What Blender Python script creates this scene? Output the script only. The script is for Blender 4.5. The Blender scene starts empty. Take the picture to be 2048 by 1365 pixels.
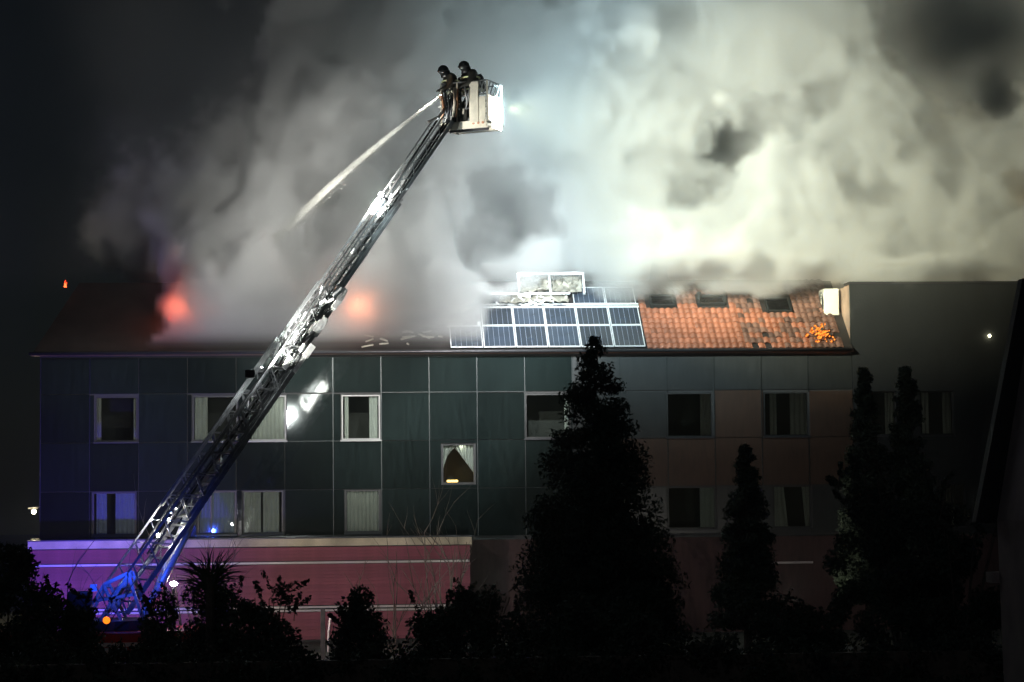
import bpy, bmesh, math, random
import numpy as np
from mathutils import Vector, Matrix, Euler
random.seed(7); np.random.seed(7)
sc = bpy.context.scene
C = sc.collection

# ------------------------------------------------------------------ camera
F = 4410.0                       # focal length in photo pixels (2048 wide)
CAM = Vector((0, -70, 4.1))
YAW, PITCH, ROLL = math.atan((1024-700)/F), math.atan((1010-682.5)/F), math.radians(-0.6)
cd = bpy.data.cameras.new('camera'); cam = bpy.data.objects.new('camera', cd); C.objects.link(cam)
cam.matrix_world = (Matrix.Translation(CAM) @ Matrix.Rotation(-YAW, 4, 'Z') @
                    Matrix.Rotation(math.pi/2+PITCH, 4, 'X') @ Matrix.Rotation(ROLL, 4, 'Z'))
cd.sensor_width = 36; cd.lens = 36*F/2048; cd.clip_start = .5; cd.clip_end = 3000
sc.camera = cam
CR = cam.matrix_world.to_3x3()
def P(px, py, Y=0.0):
    """point of the plane y=Y that the photo shows at pixel (px, py)"""
    d = CR @ Vector(((px-1024)/F, -(py-682.5)/F, -1))
    return CAM + d*((Y-CAM.y)/d.y)
# ------------------------------------------------------------------ world, night sky, exposure
w = bpy.data.worlds.new('World'); sc.world = w; w.use_nodes = True
wn = w.node_tree; bg = wn.nodes['Background']
sky = wn.nodes.new('ShaderNodeTexSky'); sky.sky_type = 'NISHITA'; sky.sun_disc = False
SUN_EL, SUN_ROT = math.radians(35), math.radians(200)      # the moon, high behind the camera
sky.sun_elevation = SUN_EL; sky.sun_rotation = SUN_ROT
wn.links.new(sky.outputs[0], bg.inputs[0]); bg.inputs[1].default_value = .00016
ml = bpy.data.lights.new('moonlight', 'SUN'); ml.energy = .007; ml.angle = math.radians(.5); ml.color = (.75, .85, 1)
mo = bpy.data.objects.new('moonlight', ml); C.objects.link(mo)
mo.rotation_euler = Vector((-math.sin(SUN_ROT)*math.cos(SUN_EL), -math.cos(SUN_ROT)*math.cos(SUN_EL), -math.sin(SUN_EL))).to_track_quat('-Z', 'Y').to_euler()
vs = sc.view_settings; vs.view_transform = 'Standard'; vs.look = 'None'; vs.gamma = 1; vs.exposure = 2.6; vs.use_curve_mapping = False
cy = sc.cycles
cy.volume_bounces = 2; cy.volume_step_rate = 1.5; cy.volume_max_steps = 256
cy.max_bounces = 6; cy.diffuse_bounces = 2; cy.glossy_bounces = 3; cy.transmission_bounces = 4; cy.transparent_max_bounces = 12
cy.use_denoising = True; cy.sample_clamp_indirect = 4; cy.sample_clamp_direct = 0; cy.caustics_reflective = False; cy.caustics_refractive = False

def spot(name, loc, tgt, power, col, ang, blend=.6, r=.08):
    l = bpy.data.lights.new(name, 'SPOT'); l.energy = power; l.color = col; l.spot_size = math.radians(ang); l.spot_blend = blend; l.shadow_soft_size = r
    o = bpy.data.objects.new(name, l); C.objects.link(o); o.location = loc
    o.rotation_euler = (Vector(tgt)-Vector(loc)).to_track_quat('-Z', 'Y').to_euler(); return o
def lamp(name, loc, power, col, r=.08):
    l = bpy.data.lights.new(name, 'POINT'); l.energy = power; l.color = col; l.shadow_soft_size = r
    o = bpy.data.objects.new(name, l); C.objects.link(o); o.location = loc; return o
COOL, WARM = (.69, .92, .98), (1., .86, .46)
YB = -13.0                                                      # the basket's distance in front of the facade
LAMP_BASKET = P(1006, 213, YB-.7)
# the rescue basket's floodlight, aimed over the roof to the right; the same housing's wide beam
spot('basket_floodlight', LAMP_BASKET, P(1360, 280, 6), 6200, COOL, 78, 1., .28)
spot('basket_core_fill', LAMP_BASKET+Vector((.03, -.02, .1)), P(1280, 330, 4), 1700, (.76, .95, 1), 50, 1., .06)  # narrow beam added to brighten the core of the smoke
spot('basket_worklight', LAMP_BASKET+Vector((0, 0, -.12)), P(820, 600, 1), 7600, (.96, .98, 1), 54, 1., .2)
# added warm lights on the smoke: one from the basket, two unseen behind
spot('basket_warm_fill', LAMP_BASKET+Vector((.1, -.05, -.05)), P(1680, 360, 5), 6600, WARM, 52, 1., .06)
spot('rear_roof_fill', P(1530, 570, 6.5), P(1600, 300, 4), 420, (1, .82, .5), 165, .5, .6)
spot('rear_smoke_fill', P(1960, 575, 10.5), P(1900, 330, 5), 380, (1, .78, .42), 150, .6, .2)
# fires under the smoke
lamp('roof_fire_light', P(355, 615, .6), 17, (1, .15, .06), .2)
lamp('middle_fire_light', P(718, 610, .6), 36, (1, .27, .11), .3)
lamp('ember_light', P(1630, 640, 1.6), 230, (1, .42, .1), .2)
# lights of the ladder truck and two lights added in the garden
spot('garden_fill', (11.0, -15, 1.6), (12.6, 0, 6.2), 62, (1, .93, .82), 84, .9, .12)  # added to bring out the curtains on the right
spot('facade_fill', (3.8, -12.5, 1.9), (3.2, 0, 6.8), 72, (.88, 1, .95), 88, .9, .15)  # added away from the truck to light the facade; no mast here
spot('scene_light', P(350, 1165, -14.0), P(600, 1150, -2), 250, (1, .84, .78), 125, .8, .05)
spot('blue_beacon_light', P(205, 1100, -19.8), P(262, 1120, -17), 55, (.02, .08, 1.), 95, .8, .05)
spot('blue_beacon_light', P(95, 1190, -7.5), P(150, 1080, -1), 420, (.10, .06, 1.), 105, .9, .06)

# ------------------------------------------------------------------ materials
MT = {}
def mat(name, col, rough=.7, metal=0., spec=.5, var=.0, vscale=3., bump=0., bscale=30., emit=None, estr=0., ior=None, coat=0., rand=0.):
    m = bpy.data.materials.new(name); m.use_nodes = True; t = m.node_tree; N = t.nodes; L = t.links
    b = N['Principled BSDF']; b.inputs['Base Color'].default_value = (*col, 1); b.inputs['Roughness'].default_value = rough
    b.inputs['Metallic'].default_value = metal; b.inputs['Specular IOR Level'].default_value = spec
    if ior: b.inputs['IOR'].default_value = ior
    if coat: b.inputs['Coat Weight'].default_value = coat; b.inputs['Coat Roughness'].default_value = .05
    tc = N.new('ShaderNodeTexCoord')
    if var or rand:
        n = N.new('ShaderNodeTexNoise'); n.inputs['Scale'].default_value = vscale; n.inputs['Detail'].default_value = 6
        L.new(tc.outputs['Object'], n.inputs['Vector'])
        mr = N.new('ShaderNodeMapRange'); mr.inputs['From Min'].default_value = .3; mr.inputs['From Max'].default_value = .7
        mr.inputs['To Min'].default_value = 1-var; mr.inputs['To Max'].default_value = 1+var; L.new(n.outputs['Fac'], mr.inputs['Value'])
        val = mr.outputs[0]
        if rand:
            oi = N.new('ShaderNodeObjectInfo'); mr2 = N.new('ShaderNodeMapRange'); mr2.inputs['To Min'].default_value = 1-rand; mr2.inputs['To Max'].default_value = 1+rand
            L.new(oi.outputs['Random'], mr2.inputs['Value']); mm = N.new('ShaderNodeMath'); mm.operation = 'MULTIPLY'
            L.new(val, mm.inputs[0]); L.new(mr2.outputs[0], mm.inputs[1]); val = mm.outputs[0]
        hs = N.new('ShaderNodeHueSaturation'); hs.inputs['Color'].default_value = (*col, 1); L.new(val, hs.inputs['Value']); L.new(hs.outputs[0], b.inputs['Base Color'])
    if bump:
        n = N.new('ShaderNodeTexNoise'); n.inputs['Scale'].default_value = bscale; n.inputs['Detail'].default_value = 4
        L.new(tc.outputs['Object'], n.inputs['Vector'])
        bp = N.new('ShaderNodeBump'); bp.inputs['Strength'].default_value = bump; bp.inputs['Distance'].default_value = .02
        L.new(n.outputs['Fac'], bp.inputs['Height']); L.new(bp.outputs[0], b.inputs['Normal'])
    if emit: b.inputs['Emission Color'].default_value = (*emit, 1); b.inputs['Emission Strength'].default_value = estr
    MT[name] = m; return m
mat('facade_glass', (.0095, .0150, .0145), .045, ior=2.1, var=.25, bump=.06, bscale=1.3, rand=.3)
mat('facade_grey', (.024, .026, .026), .35, ior=1.6, var=.2, bump=.1, bscale=2, rand=.15)
mat('facade_olive', (.022, .025, .022), .3, ior=1.6, var=.3, bump=.1, bscale=2)
mat('water_drop', (.22, .22, .2), .5)
mat('facade_brown', (.052, .026, .015), .5, var=.2, rand=.15)
mat('mullion', (.04, .045, .045), .4, .6)
mat('backing_wall', (.05, .05, .05), .9)
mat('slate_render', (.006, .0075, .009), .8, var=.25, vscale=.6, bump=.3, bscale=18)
mat('ledge', (.50, .42, .30), .7, var=.35, vscale=1.2)
mat('siding_red', (.26, .070, .095), .55, var=.15, rand=.12)
mat('strip_white', (.5, .45, .43), .4)
mat('base_wall', (.065, .032, .029), .8, var=.2)
mat('window_frame', (.32, .32, .31), .4)
mat('window_frame_dark', (.035, .035, .035), .4)
mat('interior', (.05, .048, .045), .9)
mat('curtain', (.70, .68, .64), .9, var=.08)
mat('curtain_blue', (.45, .5, .62), .9)
mat('fascia', (.17, .085, .06), .5, var=.2)
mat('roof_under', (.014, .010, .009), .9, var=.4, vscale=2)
mat('roof_tile', (.23, .080, .042), .6, var=.3, vscale=4, bump=.3, bscale=40, rand=.28)
mat('roof_tile_sooty', (.12, .058, .04), .75, var=.45, vscale=3, bump=.3, bscale=40, rand=.45)
mat('aluminium', (.78, .79, .80), .38, .3, var=.1, vscale=4)
mat('cell', (.020, .029, .045), .2, ior=1.6, var=.3, vscale=2, rand=.35)
mat('busbar', (.30, .34, .40), .35, .5)
mat('burnt_white', (.30, .28, .23), .7, var=.4, vscale=3, bump=.3, bscale=5)
mat('soot', (.03, .028, .026), .95, var=.5, vscale=5)
mat('plaster_side', (.32, .22, .16), .85, var=.4, vscale=1.5, bump=.3, bscale=12)
mat('ac_white', (.62, .62, .55), .45, var=.1)
mat('dark_metal', (.045, .045, .05), .4, .4)
mat('ladder_metal', (.34, .35, .35), .38, .75, var=.25, vscale=8)
mat('ladder_white', (.80, .80, .78), .4, var=.15, vscale=9, bump=.4, bscale=22)
mat('basket_white', (.80, .74, .60), .42, var=.12, vscale=5)
mat('basket_trim', (.62, .30, .16), .5)
mat('turnout', (.035, .032, .025), .85, var=.4, vscale=12, bump=.5, bscale=40)
mat('reflective', (.75, .78, .45), .4)
mat('skin', (.50, .33, .26), .6)
mat('helmet', (.03, .03, .03), .25, coat=.5)
mat('truck_red', (.42, .03, .025), .3, coat=.6)
mat('truck_white', (.7, .7, .7), .35)
mat('tyre', (.02, .02, .02), .9)
mat('glass_dark', (.02, .025, .03), .06)
mat('foliage', (.045, .065, .038), .75, var=.5, vscale=2)
mat('foliage_dark', (.03, .045, .028), .8, var=.5, vscale=2)
mat('bark', (.09, .07, .055), .9, var=.4, vscale=6)
mat('ground', (.04, .045, .035), .95, var=.4, vscale=.7, bump=.5, bscale=3)
mat('asphalt', (.05, .05, .05), .8, var=.3, vscale=2, bump=.3, bscale=30)
mat('house_wall', (.33, .26, .25), .85, var=.2, vscale=1.5)
mat('house_roof', (.012, .012, .012), .8, var=.3)
mat('beacon_blue', (.02, .05, .5), .2, emit=(.03, .12, 1), estr=.12)
mat('lamp_white', (.9, .9, .9), .3, emit=(1, .97, .93), estr=60)
mat('lamp_cool', (.9, .9, .9), .3, emit=(.92, .97, 1), estr=45)
mat('lamp_amber', (.9, .5, .1), .3, emit=(1, .17, .01), estr=.35)
mat('lamp_warm', (.9, .7, .3), .3, emit=(1, .62, .16), estr=1.2)
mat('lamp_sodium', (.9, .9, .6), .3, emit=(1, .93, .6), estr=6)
def glass_material():
    m = bpy.data.materials.new('window_glass'); m.use_nodes = True; t = m.node_tree; N = t.nodes; L = t.links; N.clear()
    o = N.new('ShaderNodeOutputMaterial'); mx = N.new('ShaderNodeMixShader'); tr = N.new('ShaderNodeBsdfTransparent'); gl = N.new('ShaderNodeBsdfGlossy'); fr = N.new('ShaderNodeFresnel')
    tr.inputs[0].default_value = (.8, .84, .82, 1); gl.inputs['Roughness'].default_value = .03; fr.inputs[0].default_value = 1.8
    L.new(fr.outputs[0], mx.inputs[0]); L.new(tr.outputs[0], mx.inputs[1]); L.new(gl.outputs[0], mx.inputs[2]); L.new(mx.outputs[0], o.inputs[0]); MT['window_glass'] = m
glass_material()
for nm_ in ('facade_glass', 'facade_grey', 'facade_brown', 'slate_render', 'base_wall'):      # rain streaks: noise stretched down the wall
    t_ = MT[nm_].node_tree; n_ = next(q for q in t_.nodes if q.type == 'TEX_NOISE' and q.inputs['Detail'].default_value == 6)
    mp = t_.nodes.new('ShaderNodeMapping'); mp.inputs['Scale'].default_value = (3, 3, .5); src = n_.inputs['Vector'].links[0].from_socket
    gp_ = t_.nodes.new('ShaderNodeNewGeometry'); t_.links.new(gp_.outputs['Position'], mp.inputs['Vector']); t_.links.new(mp.outputs[0], n_.inputs['Vector'])
def fire_material(name, c0, c1, s0, s1, scale):
    m = bpy.data.materials.new(name); m.use_nodes = True; t = m.node_tree; N = t.nodes; L = t.links; N.clear()
    o = N.new('ShaderNodeOutputMaterial'); e = N.new('ShaderNodeEmission'); n = N.new('ShaderNodeTexNoise'); tc = N.new('ShaderNodeTexCoord')
    n.inputs['Scale'].default_value = scale; n.inputs['Detail'].default_value = 3
    r = N.new('ShaderNodeValToRGB'); r.color_ramp.elements[0].position = .42; r.color_ramp.elements[0].color = (*c0, 1); r.color_ramp.elements[1].position = .62; r.color_ramp.elements[1].color = (*c1, 1)
    mr = N.new('ShaderNodeMapRange'); mr.inputs['From Min'].default_value = .4; mr.inputs['From Max'].default_value = .65; mr.inputs['To Min'].default_value = s0; mr.inputs['To Max'].default_value = s1
    L.new(tc.outputs['Object'], n.inputs[0]); L.new(n.outputs['Fac'], r.inputs[0]); L.new(n.outputs['Fac'], mr.inputs['Value'])
    L.new(r.outputs[0], e.inputs[0]); L.new(mr.outputs[0], e.inputs[1]); L.new(e.outputs[0], o.inputs[0]); MT[name] = m
fire_material('ember', (.6, .03, .0), (1, .30, .04), .004, .5, 16)
fire_material('flame', (1, .03, .01), (1, .12, .03), .3, 1.0, 2.5)

# ------------------------------------------------------------------ mesh helpers
WL = {}
def root(name, label, cat, loc, group=None):
    o = bpy.data.objects.new(name, None); C.objects.link(o); o.location = loc; o.empty_display_size = .3
    o['label'] = label; o['category'] = cat
    if group: o['group'] = group
    WL[o] = Vector(loc); return o
def place(me, name, loc, parent, m=None):
    o = bpy.data.objects.new(name, me); C.objects.link(o); loc = Vector(loc)
    WL[o] = loc.copy(); o.location = loc-(WL[parent] if parent else Vector()); o.parent = parent
    return o
class MB:
    def __init__(s): s.v = []; s.f = []
    def box(s, a, b):
        x0, y0, z0 = [min(p, q) for p, q in zip(a, b)]; x1, y1, z1 = [max(p, q) for p, q in zip(a, b)]
        return s.hexa([(x0,y0,z0),(x1,y0,z0),(x1,y1,z0),(x0,y1,z0),(x0,y0,z1),(x1,y0,z1),(x1,y1,z1),(x0,y1,z1)])
    def hexa(s, p):
        n = len(s.v); s.v += [Vector(q) for q in p]
        s.f += [(n,n+3,n+2,n+1),(n+4,n+5,n+6,n+7),(n,n+1,n+5,n+4),(n+1,n+2,n+6,n+5),(n+2,n+3,n+7,n+6),(n+3,n,n+4,n+7)]; return s
    def obox(s, c, ex, ey, ez):            # centre and half vectors
        c, ex, ey, ez = map(Vector, (c, ex, ey, ez))
        return s.hexa([c-ex-ey-ez, c+ex-ey-ez, c+ex+ey-ez, c-ex+ey-ez, c-ex-ey+ez, c+ex-ey+ez, c+ex+ey+ez, c-ex+ey+ez])
    def bar(s, a, b, t, t2=None, up=(0, 0, 1)):
        a, b = Vector(a), Vector(b); u = (b-a); l = u.length; u.normalize(); up = Vector(up)
        if abs(u.dot(up)) > .98: up = Vector((1, 0, 0))
        p = u.cross(up).normalized(); q = p.cross(u)
        return s.obox((a+b)/2, p*t/2, u*l/2, q*(t2 or t)/2)
    def tube(s, pts, rad, n=6, cap=True):
        pts = [Vector(p) for p in pts]; rad = rad if isinstance(rad, (list, tuple)) else [rad]*len(pts); base = len(s.v)
        for i, p in enumerate(pts):
            d = (pts[min(i+1, len(pts)-1)]-pts[max(i-1, 0)]).normalized(); a = d.cross(Vector((.31, .17, .93))).normalized(); b = d.cross(a)
            for k in range(n):
                t = 2*math.pi*k/n; s.v.append(p+(a*math.cos(t)+b*math.sin(t))*rad[i])
        for i in range(len(pts)-1):
            for k in range(n):
                k2 = (k+1) % n; s.f.append((base+i*n+k, base+i*n+k2, base+(i+1)*n+k2, base+(i+1)*n+k))
        if cap: s.f.append(tuple(base+k for k in range(n))[::-1]); s.f.append(tuple(base+(len(pts)-1)*n+k for k in range(n)))
        return s
    def ball(s, c, r, n=8, sq=(1, 1, 1)):
        c = Vector(c); base = len(s.v); rows = n//2
        for i in range(rows+1):
            ph = math.pi*i/rows
            for k in range(n):
                t = 2*math.pi*k/n; s.v.append(c+Vector((math.sin(ph)*math.cos(t)*sq[0], math.sin(ph)*math.sin(t)*sq[1], math.cos(ph)*sq[2]))*r)
        for i in range(rows):
            for k in range(n):
                k2 = (k+1) % n; s.f.append((base+i*n+k, base+(i+1)*n+k, base+(i+1)*n+k2, base+i*n+k2))
        return s
    def poly(s, pts): n = len(s.v); s.v += [Vector(p) for p in pts]; s.f.append(tuple(range(n, n+len(pts)))); return s
    def prism(s, pts, off):
        off = Vector(off); n = len(s.v); k = len(pts); s.v += [Vector(p) for p in pts]+[Vector(p)+off for p in pts]
        s.f.append(tuple(range(n, n+k))); s.f.append(tuple(range(n+2*k-1, n+k-1, -1)))
        for i in range(k): j = (i+1) % k; s.f.append((n+i, n+i+k, n+j+k, n+j))
        return s
    def build(s, name, m, parent=None, smooth=False, bevel=0):
        c = sum((Vector([f(v[i] for v in s.v) for i in range(3)]) for f in (min, max)), Vector())/2
        me = bpy.data.meshes.new(name); me.from_pydata([v-c for v in s.v], [], s.f)
        bm = bmesh.new(); bm.from_mesh(me); bmesh.ops.recalc_face_normals(bm, faces=bm.faces); bm.to_mesh(me); bm.free()
        me.materials.append(MT[m])
        if smooth: me.polygons.foreach_set('use_smooth', [True]*len(me.polygons))
        o = place(me, name, c, parent)
        if bevel: b = o.modifiers.new('bevel', 'BEVEL'); b.width = bevel; b.segments = 2; b.limit_method = 'ANGLE'
        return o
def fastmesh(name, verts, nper, m, parent=None, kind=None, loc=None):
    """a mesh of loose faces of nper corners each (numpy, n x 3)"""
    verts = np.asarray(verts, np.float32); loc = Vector(loc) if loc is not None else Vector(); verts = verts-np.array(loc, np.float32)
    me = bpy.data.meshes.new(name); n = len(verts); nf = n//nper
    me.vertices.add(n); me.vertices.foreach_set('co', verts.ravel()); me.loops.add(n); me.loops.foreach_set('vertex_index', np.arange(n, dtype=np.int32))
    me.polygons.add(nf); me.polygons.foreach_set('loop_start', np.arange(0, n, nper, dtype=np.int32)); me.update(calc_edges=True)
    me.materials.append(MT[m]); o = place(me, name, loc, parent)
    if kind: o['kind'] = kind
    return o
def ray(px, py, p0, n):
    """where the line of sight through a photo pixel meets a plane"""
    d = CR @ Vector(((px-1024)/F, -(py-682.5)/F, -1)); p0 = Vector(p0); n = Vector(n)
    return CAM+d*((p0-CAM).dot(n)/d.dot(n))
# ------------------------------------------------------------------ ground
def flat(name, x0, x1, y0, y1, z, m):
    b = MB().poly([(x0, y0, z), (x1, y0, z), (x1, y1, z), (x0, y1, z)]); o = b.build(name, m); o['kind'] = 'structure'; return o
flat('ground', -160, 160, -90, 300, 0, 'ground')
flat('road', -40, 45, -21, -8, .004, 'asphalt')

# ------------------------------------------------------------------ apartment building
BAY = (P(1615, 745).x-P(762, 745).x)/9
XS = P(762, 745).x
def bx(k): return XS+k*BAY                 # bay line k (k=0 at the seam left of the middle)
ZE = P(950, 705).z; Z1 = P(950, 784).z; Z2 = P(720, 882).z; Z3 = P(720, 979).z; Z4 = P(720, 1075).z
XL = P(80, 800).x; XR = P(1702, 640).x
B = root('apartment_building', 'long three storey building with dark glossy panel facade, smoking tiled roof and red ground floor', 'building', (0, 0, 0))
rows = [(ZE-.12, Z1), (Z1, Z2), (Z2, Z3), (Z3, Z4)]
# window cells: (row, x0 px, x1 px)
WIN = [(1, 190, 275), (1, 385, 475), (1, 495, 572), (1, 683, 760), (1, 1050, 1140), (1, 1333, 1425), (1, 1527, 1617), (1, 1740, 1792), (1, 1838, 1907),
       (3, 185, 272), (3, 395, 472), (3, 485, 566), (3, 690, 760), (3, 1335, 1432), (3, 1546, 1622), (3, 1880, 1930)]
WPY = {1: (790, 880), 3: (980, 1066)}
STAIR = (884, 950, 888, 968)
openings = []
for r, a, b in WIN:
    y0, y1 = WPY[r]; xm = (a+b)/2; dy = -(xm-720)*math.tan(-ROLL)          # the photo is tilted by half a degree
    openings.append((P(a, y0).x, P(b, y0).x, P(720, y1).z, P(720, y0).z))
openings.append((P(STAIR[0], 930).x, P(STAIR[1], 930).x, P(917, STAIR[3]).z, P(917, STAIR[2]).z))
def cut(x0, x1, z0, z1, holes):
    """a rectangle minus rectangular holes, as rectangles"""
    rects = [(x0, x1, z0, z1)]
    for hx0, hx1, hz0, hz1 in holes:
        nr = []
        for a, b, c, d in rects:
            ox0, ox1, oz0, oz1 = max(a, hx0), min(b, hx1), max(c, hz0), min(d, hz1)
            if ox0 >= ox1 or oz0 >= oz1: nr.append((a, b, c, d)); continue
            if c < oz0: nr.append((a, b, c, oz0))
            if oz1 < d: nr.append((a, b, oz1, d))
            if a < ox0: nr.append((a, ox0, oz0, oz1))
            if ox1 < b: nr.append((ox1, b, oz0, oz1))
        rects = nr
    return rects
m = MB()
for a, b, c, d in cut(XL, 34, 0, ZE, openings): m.box((a, .03, c), (b, .30, d))
m.build('wall', 'backing_wall', B)
MB().box((XL, .31, 0), (XL+.3, 11, ZE-.02)).box((XL+.31, 10.7, 0), (34, 11, ZE-.02)).build('rear_wall', 'backing_wall', B)
# cladding panels, bay by bay
ks = range(-7, 10)
for k in ks:
    x0, x1 = max(bx(k), XL), min(bx(k+1), XR)
    if x1-x0 < .1: continue
    for ri, (zt, zb) in enumerate(rows):
        g = .012
        mm = 'facade_glass' if k < 4 else 'facade_grey'
        
        if k >= 5 and ri == 2: mm = 'facade_brown'
        if k >= 7 and ri == 1: mm = 'facade_brown'
        rc = cut(x0+g, x1-g, zb+g, zt-g, [(a-.03, b+.03, c-.03, d+.03) for a, b, c, d in openings])
        if not rc: continue
        m = MB(); tilt = random.uniform(-.004, .004)
        big = [r_ for r_ in rc if (r_[1]-r_[0]) > .03 and (r_[3]-r_[2]) > .03]
        for a, b, c, d in big:
            m.hexa([(a, -.012+tilt*.5, c), (b, -.012-tilt*.5, c), (b, .03, c), (a, .03, c), (a, -.012+tilt*.5, d), (b, -.012-tilt*.5, d), (b, .03, d), (a, .03, d)])
        if big: m.build('facade_panel', mm, B)
    if XL < bx(k) < XR and k >= -1:
        for a, b, c, d in cut(bx(k)-.014, bx(k)+.014, Z4, ZE-.13, [(a, b, c-.02, d+.02) for a, b, c, d in openings]):
            if d-c > .1: MB().box((a, -.035, c), (b, -.013, d)).build('mullion', 'mullion', B)
for zz in (Z1, Z2, Z3):
    for k in ks:
        x0, x1 = max(bx(k), XL)+.024, min(bx(k+1), XR)-.024
        if x1-x0 < .1: continue
        ok = (k in (0, 1, 2) and zz == Z1) or (zz == Z2 and k in (-3, -2, -1)) or (zz == Z3 and k in (-3, -6))
        hit = any(a < x1 and b > x0 and c < zz+.02 and d > zz-.02 for a, b, c, d in openings)
        if ok and not hit: MB().box((x0, -.032, zz-.009), (x1, -.014, zz+.009)).build('transom', 'mullion', B)
# right block: taller rendered wall with its own parapet
ZP = P(1850, 568).z
m = MB()
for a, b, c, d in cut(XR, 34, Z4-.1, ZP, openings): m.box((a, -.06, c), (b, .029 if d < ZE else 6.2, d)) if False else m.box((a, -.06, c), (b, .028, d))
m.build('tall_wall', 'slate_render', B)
MB().box((XR+.02, .31, ZE), (34, .6, ZP)).build('parapet_backing', 'slate_render', B)
MB().box((XR-.06, -.10, ZP), (34, .7, ZP+.07)).build('parapet_cap', 'dark_metal', B)
MB().box((XR, .03, ZE-.1), (XR+.018, 6.2, ZP-.01)).build('side_wall', 'plaster_side', B)
MB().box((XR-.04, -.065, ZE-.1), (XR-.002, .03, ZP-.01)).build('corner_strip', 'mullion', B)
# windows
def curtain(m, x0, x1, z0, z1, y, amp=.035, waves=5, x0b=None, x1b=None):
    n = max(8, int(waves*6)); x0b = x0 if x0b is None else x0b; x1b = x1 if x1b is None else x1b
    for j in range(4):
        for i in range(n):
            q = []
            for ii, jj in ((i, j), (i+1, j), (i+1, j+1), (i, j+1)):
                t = ii/n; s = jj/4; xa = x0+(x0b-x0)*s; xb = x1+(x1b-x1)*s
                q.append((xa+(xb-xa)*t, y+amp*math.sin(t*waves*2*math.pi+.6*math.sin(s*3)), z1+(z0-z1)*s))
            m.poly(q)
def window(idx, op, cur, mull=(), fm='window_frame', sill=True, cm='curtain'):
    x0, x1, z0, z1 = op; t = .045; y = .05
    f = MB()
    f.box((x0, y, z0), (x0+t, y+.07, z1)).box((x1-t, y, z0), (x1, y+.07, z1)).box((x0+t, y, z0), (x1-t, y+.07, z0+t)).box((x0+t, y, z1-t), (x1-t, y+.07, z1))
    for mx in mull: xx = x0+(x1-x0)*mx; f.box((xx-t/2, y, z0+t), (xx+t/2, y+.07, z1-t))
    W = f.build('window', fm, B)
    MB().box((x0+t*.5, y+.03, z0+t*.5), (x1-t*.5, y+.036, z1-t*.5)).build('pane', 'window_glass', W)
    r = MB()
    r.poly([(x0-.1, 1.6, z0-.1), (x1+.1, 1.6, z0-.1), (x1+.1, 1.6, z1+.1), (x0-.1, 1.6, z1+.1)])
    for q in ([(x0-.1,.31,z0-.1),(x0-.1,1.6,z0-.1),(x0-.1,1.6,z1+.1),(x0-.1,.31,z1+.1)], [(x1+.1,.31,z0-.1),(x1+.1,1.6,z0-.1),(x1+.1,1.6,z1+.1),(x1+.1,.31,z1+.1)],
              [(x0-.1,.31,z0-.1),(x1+.1,.31,z0-.1),(x1+.1,1.6,z0-.1),(x0-.1,1.6,z0-.1)], [(x0-.1,.31,z1+.1),(x1+.1,.31,z1+.1),(x1+.1,1.6,z1+.1),(x0-.1,1.6,z1+.1)]): r.poly(q)
    r.build('room', 'interior', W)
    for c in cur:
        m = MB(); a, b = c[0], c[1]; a2, b2 = (c[2], c[3]) if len(c) > 3 else (a, b); X = lambda t: x0+(x1-x0)*t
        curtain(m, X(a), X(b), z0+.05, z1-.03, .145+random.uniform(0, .03), .02, max(1.5, (b-a)*9), X(a2), X(b2))
        m.build('curtain', cm, W, smooth=True)
    if sill: MB().box((x0-.04, -.09, z0-.05), (x1+.04, .045, z0-.004)).build('sill', 'window_frame' if sill == 1 else 'dark_metal', W)
    return W
O = openings
window(0, O[0], [(0.02, .14), (.9, 1)], fm='window_frame_dark', sill=2)
window(1, O[1], [(0.05, .33)], fm='window_frame_dark', sill=2)
window(2, O[2], [(.1, .98)], fm='window_frame')
window(3, O[3], [(.08, .18), (.72, .93)], fm='window_frame')
window(4, O[4], [(.88, 1)], fm='window_frame_dark', sill=2)
window(5, O[5], [(.74, .98)], fm='window_frame_dark', sill=2)
window(6, O[6], [(.15, .3), (.6, .97)], fm='window_frame_dark', sill=2)
window(7, O[7], [(.6, .95)], fm='window_frame_dark', sill=2)
window(8, O[8], [(.1, .3), (.7, .95)], fm='window_frame_dark', sill=2)
window(9, O[9], [(.08, .32), (.52, .98)], fm='window_frame_dark', sill=2, cm='curtain_blue')
window(10, O[10], [(.05, .95)], (.35,), fm='window_frame_dark', sill=1, cm='curtain_blue')
window(11, O[11], [(.03, .45), (.5, .9)], (.0,), fm='window_frame_dark', sill=2)
window(12, O[12], [(.05, .97)], fm='window_frame_dark', sill=2)
window(13, O[13], [(.68, .98)], fm='window_frame_dark', sill=2)
window(14, O[14], [(.02, .3, .02, .4), (.78, .97, .86, .97)], fm='window_frame_dark', sill=2)
window(15, O[15], [(.3, .6)], fm='window_frame_dark', sill=2)
# the lit landing window: tied-back drapes over a warm lamp on the sill
Wl = window(16, O[16], [], fm='window_frame_dark', sill=False)
x0, x1, z0, z1 = O[16]; X = lambda t: x0+(x1-x0)*t; Zt = lambda t: z1+(z0-z1)*t
def drape(left):
    m = MB(); n = 26
    for i in range(n):
        q = []
        for ii, jj in ((i, 0), (i+1, 0), (i+1, 1), (i, 1)):
            t = ii/n
            if left: tx, bxx, bz = .05+.50*t, .05+.42*t*.3+.30*t*t*.2, .62-.45*t
            else: tx, bxx, bz = .35+.62*t, .48+.50*t, .18+.56*t
            q.append((X(tx if jj == 0 else bxx), .19+.03*math.sin(t*6*2*math.pi), Zt(.04 if jj == 0 else bz)))
        m.poly(q)
    m.build('curtain', 'curtain', Wl, smooth=True)
drape(True); drape(False)
MB().box((X(.16), .34, Zt(.955)), (X(.50), .42, Zt(.90))).build('lamp', 'lamp_warm', Wl, bevel=.02)
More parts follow.
